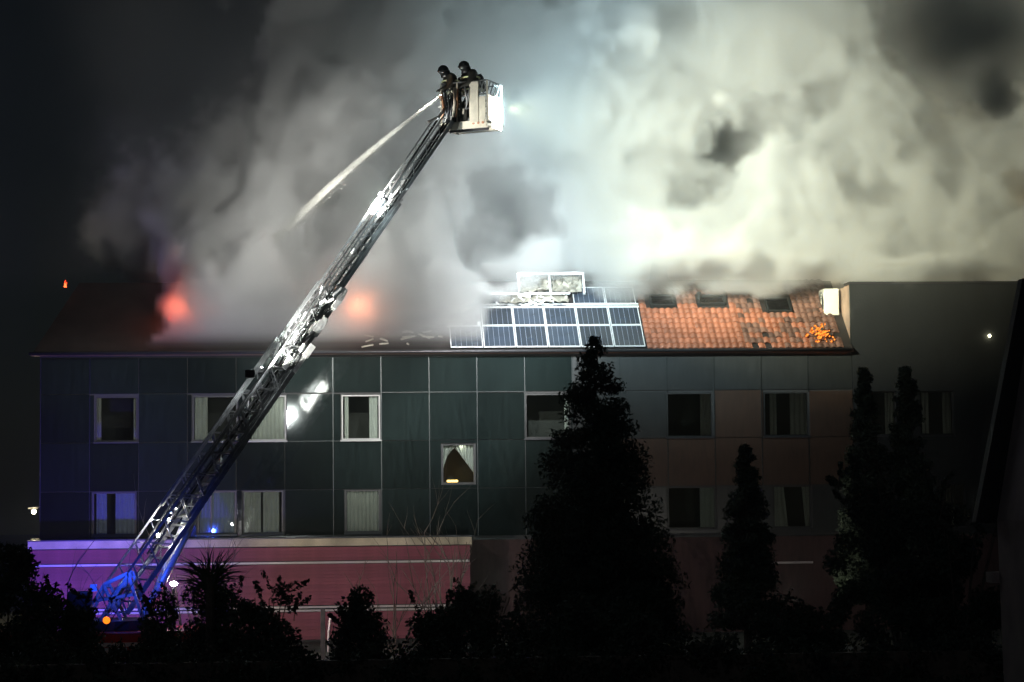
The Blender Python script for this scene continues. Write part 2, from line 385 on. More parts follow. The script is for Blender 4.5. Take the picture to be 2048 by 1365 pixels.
MB().box((X(.02), .32, Zt(1)), (X(.98), .5, Zt(.965))).build('inner_sill', 'basket_trim', Wl)
lamp('landing_lamp_light', (X(.6), .85, Zt(.75)), 1.1, (1, .62, .22), .05)
lamp('landing_curtain_fill', (X(.62), .125, Zt(.05)), .28, (.95, 1, .8), .05)  # added between glass and drapes to brighten the drapes
# roof edge: fascia and gutter
MB().box((XL-.25, -.28, ZE-.06), (XR+.0, -.02, ZE+.03)).build('fascia', 'fascia', B)
MB().tube([(XL-.3, -.34, ZE+.01), (XR-.07, -.34, ZE+.01)], .055, 8).build('gutter', 'dark_metal', B, smooth=True)
# annex: the red ground floor
XA0, XA1, YA = P(58, 1120, -2).x, P(940, 1110, -2).x, -2.
ZL1, ZL0 = P(500, 1079, -2).z, P(500, 1094, -2).z
MB().box((XA0-.02, YA-.12, ZL0), (XA1+.05, -.002, ZL1)).build('ledge', 'ledge', B)
MB().box((XA0-.05, YA-.15, ZL1), (XA1+.08, -.002, ZL1+.035)).build('flashing', 'dark_metal', B)
MB().box((XA0+.05, YA+.06, 0), (XA1-.05, -.05, ZL0)).build('annex_wall', 'backing_wall', B)
strips = [P(500, 1127, -2).z, P(620, 1217, -2).z]
z = ZL0-.03; bh = .104; me = None
while z-bh > .02:
    if any(abs((z-bh/2)-s) < bh*.62 for s in strips):
        s = min(strips, key=lambda q: abs(q-(z-bh/2)))
        MB().box((XA0+.02, YA-.05, z-bh*.85), (XA1-.02, YA+.04, z-.03)).build('white_strip', 'strip_white', B)
    else:
        a, b = (XA0, YA), (XA1, YA)
        MB().hexa([(XA0, YA-.040, z-bh), (XA1, YA-.040, z-bh), (XA1, YA+.05, z-bh), (XA0, YA+.05, z-bh), (XA0, YA+.006, z-.004), (XA1, YA+.006, z-.004), (XA1, YA+.05, z-.004), (XA0, YA+.05, z-.004)]).build('siding_board', 'siding_red', B)
    z -= bh
# ground floor to the right of the annex
MB().box((XA1+.1, -.03, 0), (34, .028, Z4-.12)).build('base_wall', 'base_wall', B)
MB().box((XA1+.1, -.08, Z4-.115), (XR+2, -.0, Z4-.08)).build('drip_rail', 'mullion', B)
MB().box((P(1472, 1126).x, -.10, P(1540, 1128).z), (P(1625, 1126).x, -.031, P(1540, 1124).z)).build('canopy_edge', 'strip_white', B)
# glint of a reflected lamp on the tall wall, made as a glowing ball
MB().ball(P(1979, 672, -.12), .045, 8).build('lamp_glint', 'lamp_sodium', B)

# ---- the roof
PITCHA = math.radians(39); UP = Vector((0, math.cos(PITCHA), math.sin(PITCHA))); RN = Vector((0, -math.sin(PITCHA), math.cos(PITCHA)))
E0 = Vector((0, -.25, ZE+.035))
def onroof(px, py, h=0): return ray(px, py, E0+RN*h, RN)
def slope(x, d, h=0): return Vector((x, 0, 0))+Vector((0, E0.y, E0.z))+UP*d+RN*h
RL = 4.0
xl = XL-.2; xt = onroof(128, 600).x-.6
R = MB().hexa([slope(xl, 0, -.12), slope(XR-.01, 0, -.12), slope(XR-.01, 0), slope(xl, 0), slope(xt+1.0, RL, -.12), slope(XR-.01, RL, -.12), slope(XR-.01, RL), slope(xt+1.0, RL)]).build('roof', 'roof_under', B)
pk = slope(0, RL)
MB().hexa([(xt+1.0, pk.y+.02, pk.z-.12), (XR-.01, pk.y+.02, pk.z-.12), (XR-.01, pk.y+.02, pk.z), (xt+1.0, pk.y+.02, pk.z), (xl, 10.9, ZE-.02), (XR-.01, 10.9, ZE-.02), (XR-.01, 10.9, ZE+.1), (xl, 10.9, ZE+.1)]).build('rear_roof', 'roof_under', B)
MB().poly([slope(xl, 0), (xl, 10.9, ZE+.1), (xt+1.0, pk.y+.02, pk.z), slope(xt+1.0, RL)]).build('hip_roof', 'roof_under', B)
# tiles: wave-profile tiles, one by one where they can be told apart
TW, TL = .212, .285
def tile_mesh(m):
    me = bpy.data.meshes.new('roof_tile'); prof = [(0, .0), (.2, .038), (.45, .052), (.7, .036), (.88, .004), (1.03, .008)]; v = []; f = []
    for d, hh in ((0, .030), (TL*1.12, .0)):
        for u, h in prof: v.append(Vector((u*TW, 0, 0))+UP*d+RN*(h+hh+.012))
    for u, h in prof: v.append(Vector((u*TW, 0, 0))+RN*(h+.004))
    n = len(prof)
    for i in range(n-1): f += [(i, i+1, n+i+1, n+i), (2*n+i, 2*n+i+1, i+1, i)]
    me.from_pydata(v, [], f); me.materials.append(MT[m]); me.polygons.foreach_set('use_smooth', [i % 2 == 0 for i in range(len(f))]); return me
tm, tms = tile_mesh('roof_tile'), tile_mesh('roof_tile_sooty')
xt0, xt1 = onroof(1292, 693).x+.03, XR-.12
xrib = onroof(1484, 693).x
count = 0; extra = []; cols = int((xt1-xt0)/TW)
roofwins = [(1300, 1346, 594, 616), (1396, 1446, 596, 613), (1535, 1576, 600, 628)]
def in_roofwin(x, d):
    for a, b, c, e in roofwins:
        p, q = onroof(a, e), onroof(b, c); dp, dq = (p-E0).dot(UP), (q-E0).dot(UP)
        if p.x-.2 < x < q.x+.02 and dp-.3 < d < dq+.05: return True
    return False
for row in range(0, 14):
    for c in range(cols):
        x, d = xt0+c*TW, row*TL+.0
        if in_roofwin(x, d): continue
        sooty = x > xrib-.1 or row > 8
        if sooty and x > xrib and random.random() < (.07 if row < 5 else .03): continue
        if sooty and row < 8 and x < xrib+2.2 and random.random() < .45: sooty = False
        p = slope(x, d, 0)+Vector((random.uniform(-.006, .006), 0, random.uniform(0, .008)))
        if row < 8 and x > xrib+.6 and random.random() < .12: p += RN*random.uniform(.01, .04)+Vector((random.uniform(-.03, .03), 0, 0))
        if abs(x+TW/2-xrib) < .12: p += RN*.03
        if count < 296:
            o = place(tms if sooty else tm, 'roof_tile', p, R); count += 1
        else:
            mm = tms if sooty else tm
            extra.append((mm, p))
for mm, nm in ((tm, 'roof_tiles'), (tms, 'roof_tiles')):
    g = [p for q, p in extra if q is mm]
    if not g: continue
    vs_, fs_ = [], []
    base = [v.co.copy() for v in mm.vertices]; bf = [tuple(f.vertices) for f in mm.polygons]
    for p in g:
        n = len(vs_); vs_ += [p+v for v in base]; fs_ += [tuple(i+n for i in t) for t in bf]
    me = bpy.data.meshes.new(nm); me.from_pydata(vs_, [], fs_); me.materials.append(mm.materials[0]); me.polygons.foreach_set('use_smooth', [i % 2 == 0 for i in range(len(fs_))])
    o = place(me, nm, (0, 0, 0), R); o['kind'] = 'stuff'
MB().tube([slope(xrib, 0, .05), slope(xrib, 2.2, .05), slope(xrib, 3.9, .05)], .055, 6).build('roof_rib', 'roof_tile_sooty', R, smooth=True)
MB().box((XR-.13, -.1, ZE), (XR-.02, .05, ZE+.1)).build('verge_cap', 'fascia', R)
def roof_window(a, b, c, e, m='mullion'):
    p, q = onroof(a, e), onroof(b, c); d0, d1 = (p-E0).dot(UP), (q-E0).dot(UP); x0, x1 = p.x, q.x; t = .06
    f = MB()
    def sb(xa, xb, da, db, h0, h1): f.hexa([slope(xa, da, h0), slope(xb, da, h0), slope(xb, da, h1), slope(xa, da, h1), slope(xa, db, h0), slope(xb, db, h0), slope(xb, db, h1), slope(xa, db, h1)])
    sb(x0, x0+t, d0, d1, 0, .12); sb(x1-t, x1, d0, d1, 0, .12); sb(x0+t, x1-t, d0, d0+t, 0, .12); sb(x0+t, x1-t, d1-t, d1, 0, .12)
    W = f.build('roof_window', m, B)
    g = MB(); f2 = f; g.hexa([slope(x0+t, d0+t, .05), slope(x1-t, d0+t, .05), slope(x1-t, d0+t, .06), slope(x0+t, d0+t, .06), slope(x0+t, d1-t, .05), slope(x1-t, d1-t, .05), slope(x1-t, d1-t, .06), slope(x0+t, d1-t, .06)])
    g.build('pane', 'window_glass', W)
for a, b, c, e in roofwins: roof_window(a, b, c, e)
roof_window(896, 924, 624, 653, 'window_frame')
# chimney and vent stacks
c = onroof(1318, 560); MB().box((c.x-.3, c.y-.25, c.z-.6), (c.x+.3, c.y+.25, c.z+.45)).box((c.x-.36, c.y-.31, c.z+.451), (c.x+.36, c.y+.31, c.z+.55)).build('chimney', 'roof_tile_sooty', B)
c = onroof(1490, 590); MB().box((c.x-.55, c.y-.1, c.z-.4), (c.x+.55, c.y+.5, c.z+.28)).build('roof_hatch', 'soot', B)
for px, py in ((1398, 606), (1450, 606)):
    c = onroof(px, py); MB().tube([c-Vector((0, 0, .3)), c+Vector((0, 0, .28))], .06, 8).ball(c+Vector((0, 0, .3)), .085, 8).build('vent_pipe', 'mullion', B)
# ------------------------------------------------------------------ solar array on the roof
def panel(A, x0, x1, d0, d1, h=.10, tilt=0., broken=False):
    def S(x, d, hh): return slope(x, d, h+hh+tilt*(x-x0))
    def hx(m, xa, xb, da, db, h0, h1): return m.hexa([S(xa, da, h0), S(xb, da, h0), S(xb, da, h1), S(xa, da, h1), S(xa, db, h0), S(xb, db, h0), S(xb, db, h1), S(xa, db, h1)])
    sh = MB(); hx(sh, x0+.03, x1-.03, d0+.03, d1-.03, -.01, .012); Pn = sh.build('solar_panel', 'cell', A)
    f = MB(); t = .026
    hx(f, x0, x0+t, d0, d1, -.015, .028); hx(f, x1-t, x1, d0, d1, -.015, .028); hx(f, x0+t, x1-t, d0, d0+t, -.015, .028); hx(f, x0+t, x1-t, d1-t, d1, -.015, .028)
    f.build('frame', 'aluminium', Pn)
    g = MB(); n = 6
    for i in range(1, n): x = x0+(x1-x0)*i/n; hx(g, x-.005, x+.005, d0+.04, d1-.04, .0125, .016)
    g.build('cell_line', 'busbar', Pn)
cx = [onroof(px, 693).x for px in (966.7, 1031.8, 1096.3, 1161, 1227.3, 1290)]
dd = lambda py: (onroof(1100, py)-E0).dot(UP)
d0, d1, d2, d3, d4 = .04, dd(657), dd(621), dd(615), dd(581)
A = root('solar_array', 'rows of dark blue solar panels in white frames on the roof', 'solar panels', slope((cx[0]+cx[-1])/2, 0, .05))
for i in range(5):
    panel(A, cx[i]+.012, cx[i+1]-.012, d0, d1-.012); panel(A, cx[i]+.012, cx[i+1]-.012, d1+.012, d2)
for i in range(3, 5): panel(A, cx[i]+.012-.03, cx[i+1]-.012-.03, d3+.03, d4)
panel(A, cx[0]-1.05, cx[0]-.02, d0, d1-.012)
for d in (d2+.03, d3-.0): MB().bar(slope(cx[0]-1.1, d+.03, .09), slope(cx[-1]+.03, d+.03, .09), .05, .05, RN).build('rail', 'aluminium', A)
MB().bar(slope(cx[0]-1.12, d1, .09), slope(cx[0]-.04, d1, .09), .05, .05, RN).build('rail', 'aluminium', A)
for q in (d1+.12, d1+.85): MB().box(slope(cx[0]-.14, q-.06, .06), slope(cx[0]-.03, q+.06, .16)).build('clamp', 'aluminium', A)
# burnt, buckled rack above the array
K = root('burnt_panel_rack', 'scorched white rack of buckled panels standing above the solar array', 'panel rack', slope(onroof(1100, 580).x, d4+.3, 0))
rs = random.Random(5)
def rp(px, py, h=.3): return onroof(px, py, h)
a, b = rp(1034, 549, .5), rp(1168, 547, .5); MB().bar(a, b, .09, .09).build('top_rail', 'aluminium', K)
for px in (1036, 1098, 1166): MB().bar(rp(px, 549, .5), rp(px+3, 588, .3), .07, .07).build('post', 'aluminium', K)
MB().bar(rp(985, 588, .3), rp(1140, 587, .3), .06, .06).build('lower_rail', 'aluminium', K)
def crumple(pxa, pya, pxb, pyb, nx, ny, h, m, amp=.12):
    m_ = MB(); g = [[rp(pxa+(pxb-pxa)*i/nx+rs.uniform(-3, 3), pya+(pyb-pya)*j/ny+rs.uniform(-2, 2), h+rs.uniform(-amp, amp)) for i in range(nx+1)] for j in range(ny+1)]
    for j in range(ny):
        for i in range(nx): m_.poly([g[j][i], g[j][i+1], g[j+1][i+1], g[j+1][i]])
    o = m_.build('buckled_sheet', m, K); s = o.modifiers.new('t', 'SOLIDIFY'); s.thickness = .01; return o
crumple(1040, 553, 1096, 584, 9, 6, .35, 'burnt_white'); crumple(1102, 552, 1162, 584, 9, 5, .3, 'burnt_white')
crumple(1000, 590, 1060, 606, 10, 4, .2, 'burnt_white', .1); crumple(1064, 590, 1136, 604, 12, 4, .2, 'burnt_white', .1)
crumple(985, 596, 1130, 612, 16, 3, .06, 'cell', .05)
for k in range(26):
    px, py = rs.uniform(990, 1140), rs.uniform(588, 610); q = rp(px, py, .22)
    MB().bar(q, q+Vector((rs.uniform(-.35, .35), rs.uniform(-.1, .1), rs.uniform(-.12, .16))), .025, .05).build('bent_strip', 'aluminium', K)
for k in range(16):
    px, py = rs.uniform(730, 890), rs.uniform(662, 690); q = rp(px, py, .12)
    MB().bar(q, q+Vector((rs.uniform(-.5, .5), rs.uniform(-.1, .1), rs.uniform(-.1, .15))), .03, .05).build('bent_strip', 'burnt_white', K)

# ------------------------------------------------------------------ condenser units on the side wall
def condenser(y, z0, label, wpx):
    x1 = XR-.05; x0 = x1-wpx; A_ = root('air_conditioner', label, 'air conditioner', (x1, y, z0), 'condenser units on the side wall')
    MB().box((x0, y, z0), (x1-.06, y+.8, z0+.88)).build('casing', 'ac_white', A_, bevel=.02)
    MB().box((x0+.03, y-.012, z0+.1), (x1-.1, y-.001, z0+.8)).build('side_cover', 'ac_white', A_)
    for i in range(9): MB().box((x0+.05, y-.022, z0+.14+i*.07), (x1-.13, y-.013, z0+.165+i*.07)).build('louvre', 'ac_white', A_)
    fan = MB(); c = Vector((x0-.012, y+.4, z0+.44))
    for r in (.34, .25, .16): fan.tube([c+Vector((0, math.cos(t*math.pi/10)*r, math.sin(t*math.pi/10)*r)) for t in range(21)], .012, 5)
    fan.build('fan_grille', 'dark_metal', A_)
    for yy in (y+.1, y+.7): MB().bar((x1, yy, z0-.05), (x0, yy, z0-.05), .05).bar((x1-.02, yy, z0-.4), (x0+.1, yy, z0-.07), .04).build('bracket', 'window_frame', A_)
    MB().tube([(x0+.15, y+.3, z0), (x0+.1, y+.3, z0-.35), (x0-.05, y+.3, z0-.6)], .03, 6).build('hose', 'ac_white', A_)
zc = P(1665, 630, 1.4).z
condenser(1.2, zc-.03, 'pale box condenser nearest the roof edge, bolted to the tall side wall', .56)
condenser(2.75, zc-.12, 'further condenser half hidden behind the near one on the side wall', .5)

# ------------------------------------------------------------------ fires
def fire(label, px, py, Y, w, h, n, m, seed, tips=True):
    rr = random.Random(seed); c = P(px, py, Y); f = root('fire', label, 'fire', c, 'fires burning on the roof')
    for k in range(n):
        b = MB(); bx_, by_ = rr.uniform(-.5, .5)*w, rr.uniform(-.3, .3)*w; hh = h*rr.uniform(.5, 1); r0 = w*rr.uniform(.16, .28); pts, rd = [], []
        ph = rr.uniform(0, 6)
        for i in range(7):
            t = i/6; pts.append(c+Vector((bx_+.12*w*math.sin(ph+t*5)*t+.2*w*t, by_, hh*t))); rd.append(r0*(1-t)**.8*(1+.25*math.sin(ph*2+t*9))+.01)
        b.tube(pts, rd, 7).build('flame', m, f, smooth=True)
    return f
fire('red flame rising at the dark end of the roof under the smoke', 343, 664, 1.1, .30, .8, 3, 'flame', 1)
fire('dull red fire glowing inside the smoke behind the ladder', 722, 650, 1.5, .8, .55, 6, 'flame', 2)
fire('small flame tip at the far end of the roof ridge', 133, 575, 2.2, .12, .25, 2, 'flame', 3)
em = root('fire', 'orange embers burning in a ball beneath the condenser units', 'fire', P(1643, 668, .9), 'fires burning on the roof')
rr = random.Random(9); cen = onroof(1643, 668, .25)
for k in range(90):
    v = Vector((rr.gauss(0, .17), rr.gauss(0, .1), rr.gauss(0, .17))); v.z = max(v.z, -.25); r = rr.uniform(.018, .055)
    b = MB().ball(cen+v, r, 6, (rr.uniform(.7, 1.4), 1, rr.uniform(.6, 1.3)));
    for q in b.v: q += Vector([rr.uniform(-.3, .3)*r for _ in range(3)])
    b.build('ember', 'ember' if rr.random() < .8 else 'soot', em)

# ------------------------------------------------------------------ ladder truck
TY = -17.0
T = root('ladder_truck', 'red ladder truck with its lattice ladder raised over the burning roof', 'fire engine', P(235, 1330, TY)*Vector((1, 1, 0)) if False else (P(235, 1300, TY).x, TY, 0))
u0 = P(222, 1212, TY); u1 = P(891, 243, YB-.3)
U = (u1-u0).normalized(); LEN = (u1-u0).length
Wv = Vector((-U.y, U.x, 0)).normalized()          # across the ladder, horizontal
if Wv.y < 0: Wv = -Wv
Nv = Wv.cross(U).normalized()                     # up from the rungs
if Nv.z < 0: Nv = -Nv
def LP(t, a, n): return u0+U*(LEN*t)+Wv*a+Nv*n
def section(t0, t1, w, h, base, th, label=None):
    S = MB()
    for s in (-1, 1): S.bar(LP(t0, s*w/2, base), LP(t1, s*w/2, base), th, th*1.6, Nv)
    sec = S.build('ladder_section', 'ladder_metal', T)
    if label: sec['label'] = label
    for s in (-1, 1): MB().bar(LP(t0, s*w/2, base+h), LP(t1, s*w/2, base+h), th*.6, th*.7, Nv).build('handrail', 'ladder_metal', sec)
    pitch = .62; n = max(2, int(LEN*(t1-t0)/pitch)); dt = (t1-t0)/n
    for i in range(n+1):
        t = t0+i*dt
        for s in (-1, 1):
            if i < n:
                MB().bar(LP(t, s*w/2, base), LP(t+dt/2, s*w/2, base+h), th*.45, th*.45, Nv).build('brace', 'ladder_metal', sec)
                MB().bar(LP(t+dt/2, s*w/2, base+h), LP(t+dt, s*w/2, base), th*.45, th*.45, Nv).build('brace', 'ladder_metal', sec)
    m = max(3, int(LEN*(t1-t0)/.31))
    for i in range(m+1):
        t = t0+(t1-t0)*i/m
        MB().bar(LP(t, -w/2, base), LP(t, w/2, base), th*.5, th*.5, Nv).build('rung', 'ladder_metal', sec)
    for i in range(0, n, 2):
        MB().bar(LP(t0+i*dt, -w/2, base-.03), LP(t0+(i+1)*dt, w/2, base-.03), th*.4, th*.4, Nv).build('cross_brace', 'ladder_metal', sec)
    return sec
s1 = section(.0, .52, 1.02, .55, -.28, .07, 'widest ladder section at the turntable')
s2 = section(.18, .64, .88, .45, -.21, .06)
s3 = section(.34, .82, .74, .36, -.14, .052)
s4 = section(.50, 1.0, .6, .29, -.08, .046, 'narrow top ladder section carrying the basket')
# white plates and boxes at the section ends, caught by the ladder's own lamp
for sec, w, t0, t1, n0, n1 in ((s1, 1.04, .475, .52, -.33, .02), (s2, .90, .545, .575, -.28, .02), (s2, .90, .60, .635, -.26, .0)):
    for s in (-1, 1):
        for k in range(5):                        # small separate plates, brackets and rollers at the section's end
            ta = t0+(t1-t0)*random.random(); nn = n0+(n1-n0)*random.random()
            MB().obox(LP(ta, s*(w/2+.02), nn), U*random.uniform(.06, .2), Wv*.012, Nv*random.uniform(.03, .09)).build('end_plate', 'ladder_white', sec)
        MB().obox(LP((t0+t1)/2, s*(w/2+.018), n0+.03), U*LEN*(t1-t0)*.6, Wv*.01, Nv*.05).build('end_plate', 'ladder_white', sec)
for k in range(26):
    t = random.uniform(.44, .63); a = random.uniform(-.5, .5); n = random.uniform(-.33, .15)
    MB().bar(LP(t, a, n), LP(t+random.uniform(.01, .03), a+random.uniform(-.15, .15), n+random.uniform(-.15, .15)), .04, .05).build('fitting', 'ladder_white', s2)
for k in range(12):
    t = random.choice((.81, .82, .83, .70)) + random.uniform(-.012, .012); a = random.uniform(-.3, .3); n = random.uniform(-.2, .15)
    MB().bar(LP(t, a, n), LP(t+random.uniform(.004, .016), a+random.uniform(-.12, .12), n+random.uniform(-.12, .12)), .035, .035).build('fitting', 'ladder_white', s3)
# hoses and cables along the ladder
for a, n in ((-.2, -.02), (.12, -.05), (.3, .1)):
    MB().tube([LP(.1+i*.09, a+.02*math.sin(i*2.1), n+.02*math.sin(i*1.3)) for i in range(11)], .028, 6).build('hose', 'tyre', s4, smooth=True)
# lamps on the ladder
def ladder_lamp(px, py, Y, r, name='ladder_lamp', m='lamp_cool'):
    c = P(px, py, Y); o = MB().ball(c, r, 10).build(name, m, T, smooth=True); MB().bar(c+Vector((r*.5, .02, -r*.5)), c+Vector((.18, .12, -.12)), .04).build('lamp_bracket', 'dark_metal', o); return c
c1 = ladder_lamp(762, 390, -14.9, .065); spot('ladder_lamp_light', c1+Vector((-.1, .6, -.1)), P(800, 575, 1), 5200, (1, .97, .90), 58, 1., .06); spot('jet_side_fill', c1+Vector((-.14, .0, .12)), P(690, 370, -11.0), 420, (1, .99, .92), 92, .9, .05); lamp('ladder_lamp_halo', c1+Vector((-.12, -.15, .02)), 14, COOL, .05)  # the side beam is added to light the water jet
lc = P(500, 748, -16.3)
MB().box(lc-Vector((.12, .06, .1)), lc+Vector((.12, .06, .1))).build('lower_lamp', 'dark_metal', T, bevel=.02)
MB().ball(lc+Vector((.03, .08, .04)), .07, 10).build('lower_lamp_lens', 'lamp_cool', T, smooth=True)
spot('lower_ladder_light', lc+Vector((.06, .16, .10)), P(608, 668, -15.3), 1250, (1, 1, .95), 48, .7, .05)
lc2 = P(520, 742, -13.9)  # second lamp, added behind the ladder to light its far side
MB().box(lc2-Vector((.10, .06, .08)), lc2+Vector((.10, .06, .08))).build('lower_lamp', 'dark_metal', T, bevel=.02)
MB().ball(lc2+Vector((.03, .08, .04)), .06, 10).build('lower_lamp_lens', 'lamp_cool', T, smooth=True)
spot('ladder_back_fill', lc2+Vector((.14, -.02, .12)), P(620, 655, -15.0), 1300, (.95, 1, .95), 50, .7, .05)
spot('lower_facade_light', lc2+Vector((.06, .2, .04)), P(690, 760, 0), 170, (.9, 1, .95), 80, 1., .05)
for px, py, r in ((316, 1071, .035), (338, 1040, .03), (352, 1018, .012), (375, 998, .013), (342, 1026, .01)):
    MB().ball(P(px, py, -16.4), r, 8, (1, 1, 1.2)).build('marker_lamp', 'lamp_white', T, smooth=True)
MB().ball(P(213, 1241, -19.4), .085, 10).build('amber_lamp', 'lamp_amber', T, smooth=True)
# turntable, chassis, body
c = Vector((u0.x, TY, 0))
tt = MB().tube([c+Vector((0, 0, 1.28)), c+Vector((0, 0, 1.5))], [1.05, 1.05], 20).build('turntable', 'dark_metal', T)
for s in (-1, 1):
    for p_, q_ in (((-.6, 1.5), (-.1, 2.35)), ((.8, 1.5), (.45, 2.6)), ((-.1, 2.35), (.45, 2.6)), ((-.35, 1.95), (.6, 2.1)), ((-.2, 1.5), (.45, 2.55)), ((.3, 1.5), (-.1, 2.3))):
        MB().bar(c+Vector((p_[0], s*.55, p_[1])), c+Vector((q_[0], s*.55, q_[1])), .07).build('cradle_strut', 'ladder_metal', T)
    MB().tube([c+Vector((.8, s*.35, 1.55)), LP(.2, s*.35, -.35)], [.11, .07], 8).build('lift_cylinder', 'aluminium', T, smooth=True)
MB().box(c+Vector((-.9, -1.1, 1.5)), c+Vector((-.35, -.65, 2.2))).build('operator_seat', 'dark_metal', T, bevel=.04)
MB().box((c.x-6.2, TY-.45, .55), (c.x+3.1, TY+.45, .85)).build('chassis', 'dark_metal', T)
MB().box((c.x-3.1, TY-1.2, .62), (c.x+3.1, TY+1.2, 1.27)).build('body', 'truck_red', T, bevel=.04)
MB().box((c.x-3.1, TY-1.215, .92), (c.x+3.1, TY-1.2005, 1.02)).build('reflective_stripe', 'truck_white', T)
for i in range(5): MB().box((c.x-3.0+i*1.2, TY-1.225, .68), (c.x-1.9+i*1.2, TY-1.216, .90)).build('locker_door', 'aluminium', T)
cab = MB().prism([(c.x-6.3, TY-1.2, .6), (c.x-3.4, TY-1.2, .6), (c.x-3.4, TY-1.2, 2.75), (c.x-5.7, TY-1.2, 2.75), (c.x-6.2, TY-1.2, 1.7)], (0, 2.4, 0)).build('cab', 'truck_red', T, bevel=.06)
for i in range(2): MB().box((c.x-5.7+i*1.15, TY-1.22, 1.65), (c.x-4.75+i*1.15, TY-1.2005, 2.4)).build('side_window', 'glass_dark', cab)
for xx in (-5.0, -.6, 1.9):
    for s in (-1, 1):
        w_ = MB().tube([(c.x+xx, TY+s*.95, .5), (c.x+xx, TY+s*1.23, .5)], .5, 20).build('wheel', 'tyre', T)
        MB().tube([(c.x+xx, TY+s*1.231, .5), (c.x+xx, TY+s*1.25, .5)], .27, 14).build('rim', 'aluminium', w_)
for xx in (-2.7, 2.6):
    for s in (-1, 1):
        MB().box((c.x+xx-.1, TY+s*1.2, .5), (c.x+xx+.1, TY+s*2.0, .65)).box((c.x+xx-.07, TY+s*1.85, .08), (c.x+xx+.07, TY+s*2.0, .499)).box((c.x+xx-.25, TY+s*1.7, .02), (c.x+xx+.25, TY+s*2.15, .079)).build('outrigger', 'dark_metal', T)
MB().tube([c+Vector((-.3, -.95, 2.2)), c+Vector((-.3, -.95, 2.36))], .08, 10).build('beacon', 'beacon_blue', T)
fl = P(347, 1168, -16.4); MB().ball(fl, .07, 10, (1.3, .6, .8)).build('floodlight', 'lamp_white', T)
MB().bar(fl-Vector((0, 0, .1)), (fl.x, fl.y, 1.27), .05).build('floodlight_pole', 'dark_metal', T)

# ------------------------------------------------------------------ rescue basket at the ladder's tip
ang = math.radians(-28); BXv = Vector((math.cos(ang), math.sin(ang), 0)); BYv = Vector((-math.sin(ang), math.cos(ang), 0))
bc = P(943, 252, YB); bz = bc.z
def BP(a, b, z): return Vector((bc.x, bc.y, bz))+BXv*a+BYv*b+Vector((0, 0, z))
HW, HD = .66, .45
bk = MB().obox(BP(0, 0, -.05), BXv*HW, BYv*HD, Vector((0, 0, .07))).build('basket', 'basket_white', T, bevel=.015)
bk['label'] = 'white rescue basket at the ladder tip'
def bpart(name, m, *bars):
    b = MB()
    for p, q, t in bars: b.bar(p, q, t)
    return b.build(name, m, bk)
for a in (-HW, -.2, .25, HW):
    for b in (-HD, HD):
        if a == .25 and b == -HD: continue
        bpart('post', 'basket_white', (BP(a, b, .02), BP(a, b, 1.08), .04))
for z in (.38, .72, 1.08):
    for b in (-HD, HD): bpart('rail', 'ladder_metal', (BP(-HW, b, z), BP(HW, b, z), .034))
    for a in (-HW, HW): bpart('rail', 'ladder_metal', (BP(a, -HD, z), BP(a, HD, z), .034))
MB().obox(BP(.30, -HD-.03, .52), BXv*.13, BYv*.02, Vector((0, 0, .54))).build('front_column', 'basket_white', bk, bevel=.01)
MB().obox(BP(HW+.02, -.02, .36), BYv*HD*.95, BXv*.015, Vector((0, 0, .34))).build('side_panel', 'basket_white', bk, bevel=.01)
MB().obox(BP(.52, -HD-.02, .34), BXv*.10, BYv*.012, Vector((0, 0, .32))).build('front_panel', 'basket_white', bk)
MB().obox(BP(.0, -HD-.02, -.06), BXv*HW*.98, BYv*.012, Vector((0, 0, .10))).build('kick_plate', 'basket_white', bk)
for a in (.28, .42, .55): MB().tube([BP(a, -HD-.033, -.03), BP(a, -HD-.045, -.03)], .035, 10).build('socket', 'basket_trim', bk)
for p, q in (((.30, -HD), (HW, -HD)), ):
    for i in range(3): bpart('lattice', 'ladder_metal', (BP(.36+i*.1, -HD, .74), BP(.46+i*.1, -HD, 1.06), .022)); bpart('lattice', 'ladder_metal', (BP(.46+i*.1, -HD, .74), BP(.36+i*.1, -HD, 1.06), .022))
for i in range(4): bpart('lattice', 'ladder_metal', (BP(HW, -HD+.2*i, .74), BP(HW, -HD+.2*(i+1), 1.06), .022))
for (a, b_, z) in ((-.45, -HD, .3), (-.3, -HD, .55), (-.55, -HD, .7), (-.38, -HD, .15)):
    bpart('lattice', 'ladder_metal', (BP(a, b_, z), BP(a+.18, b_, z+.28), .025))
for sgn in (-1, 1): bpart('tip_bracket', 'ladder_metal', (LP(.985, sgn*.3, -.05), BP(-HW*.7, sgn*.2, -.05), .07)); bpart('tip_bracket', 'ladder_metal', (LP(.985, sgn*.3, .3), BP(-HW, sgn*.2, .5), .05))
MB().obox(BP(.05, -.25, -.16), BXv*.55, BYv*.03, Vector((0, 0, .03))).build('underframe', 'dark_metal', bk)
for i in range(80):
    a_, b_, z_ = random.uniform(-.64, .05), random.choice((-HD-.03, -.3, 0)), random.uniform(0, .95)
    MB().bar(BP(a_, b_, z_), BP(a_+random.uniform(-.12, .12), b_, z_+random.uniform(-.2, .2)), random.uniform(.02, .045)).build('fitting', random.choice(('ladder_white', 'dark_metal', 'basket_white', 'turnout', 'turnout', 'dark_metal')), bk)
MB().tube([BP(.05, -HD-.06, .95), BP(.12, -HD-.08, .6), BP(.08, -HD-.07, .35), BP(.16, -HD-.06, .62), BP(.18, -HD-.05, .9)], .022, 6).build('rope', 'ladder_white', bk, smooth=True)
for i in range(12): MB().bar(BP(-.8+random.uniform(-.1, .15), random.uniform(-.3, .3), random.uniform(-.15, .25)), BP(-.5+random.uniform(-.1, .15), random.uniform(-.3, .3), random.uniform(-.15, .25)), .035).build('fitting', 'ladder_white' if i % 2 else 'dark_metal', bk)
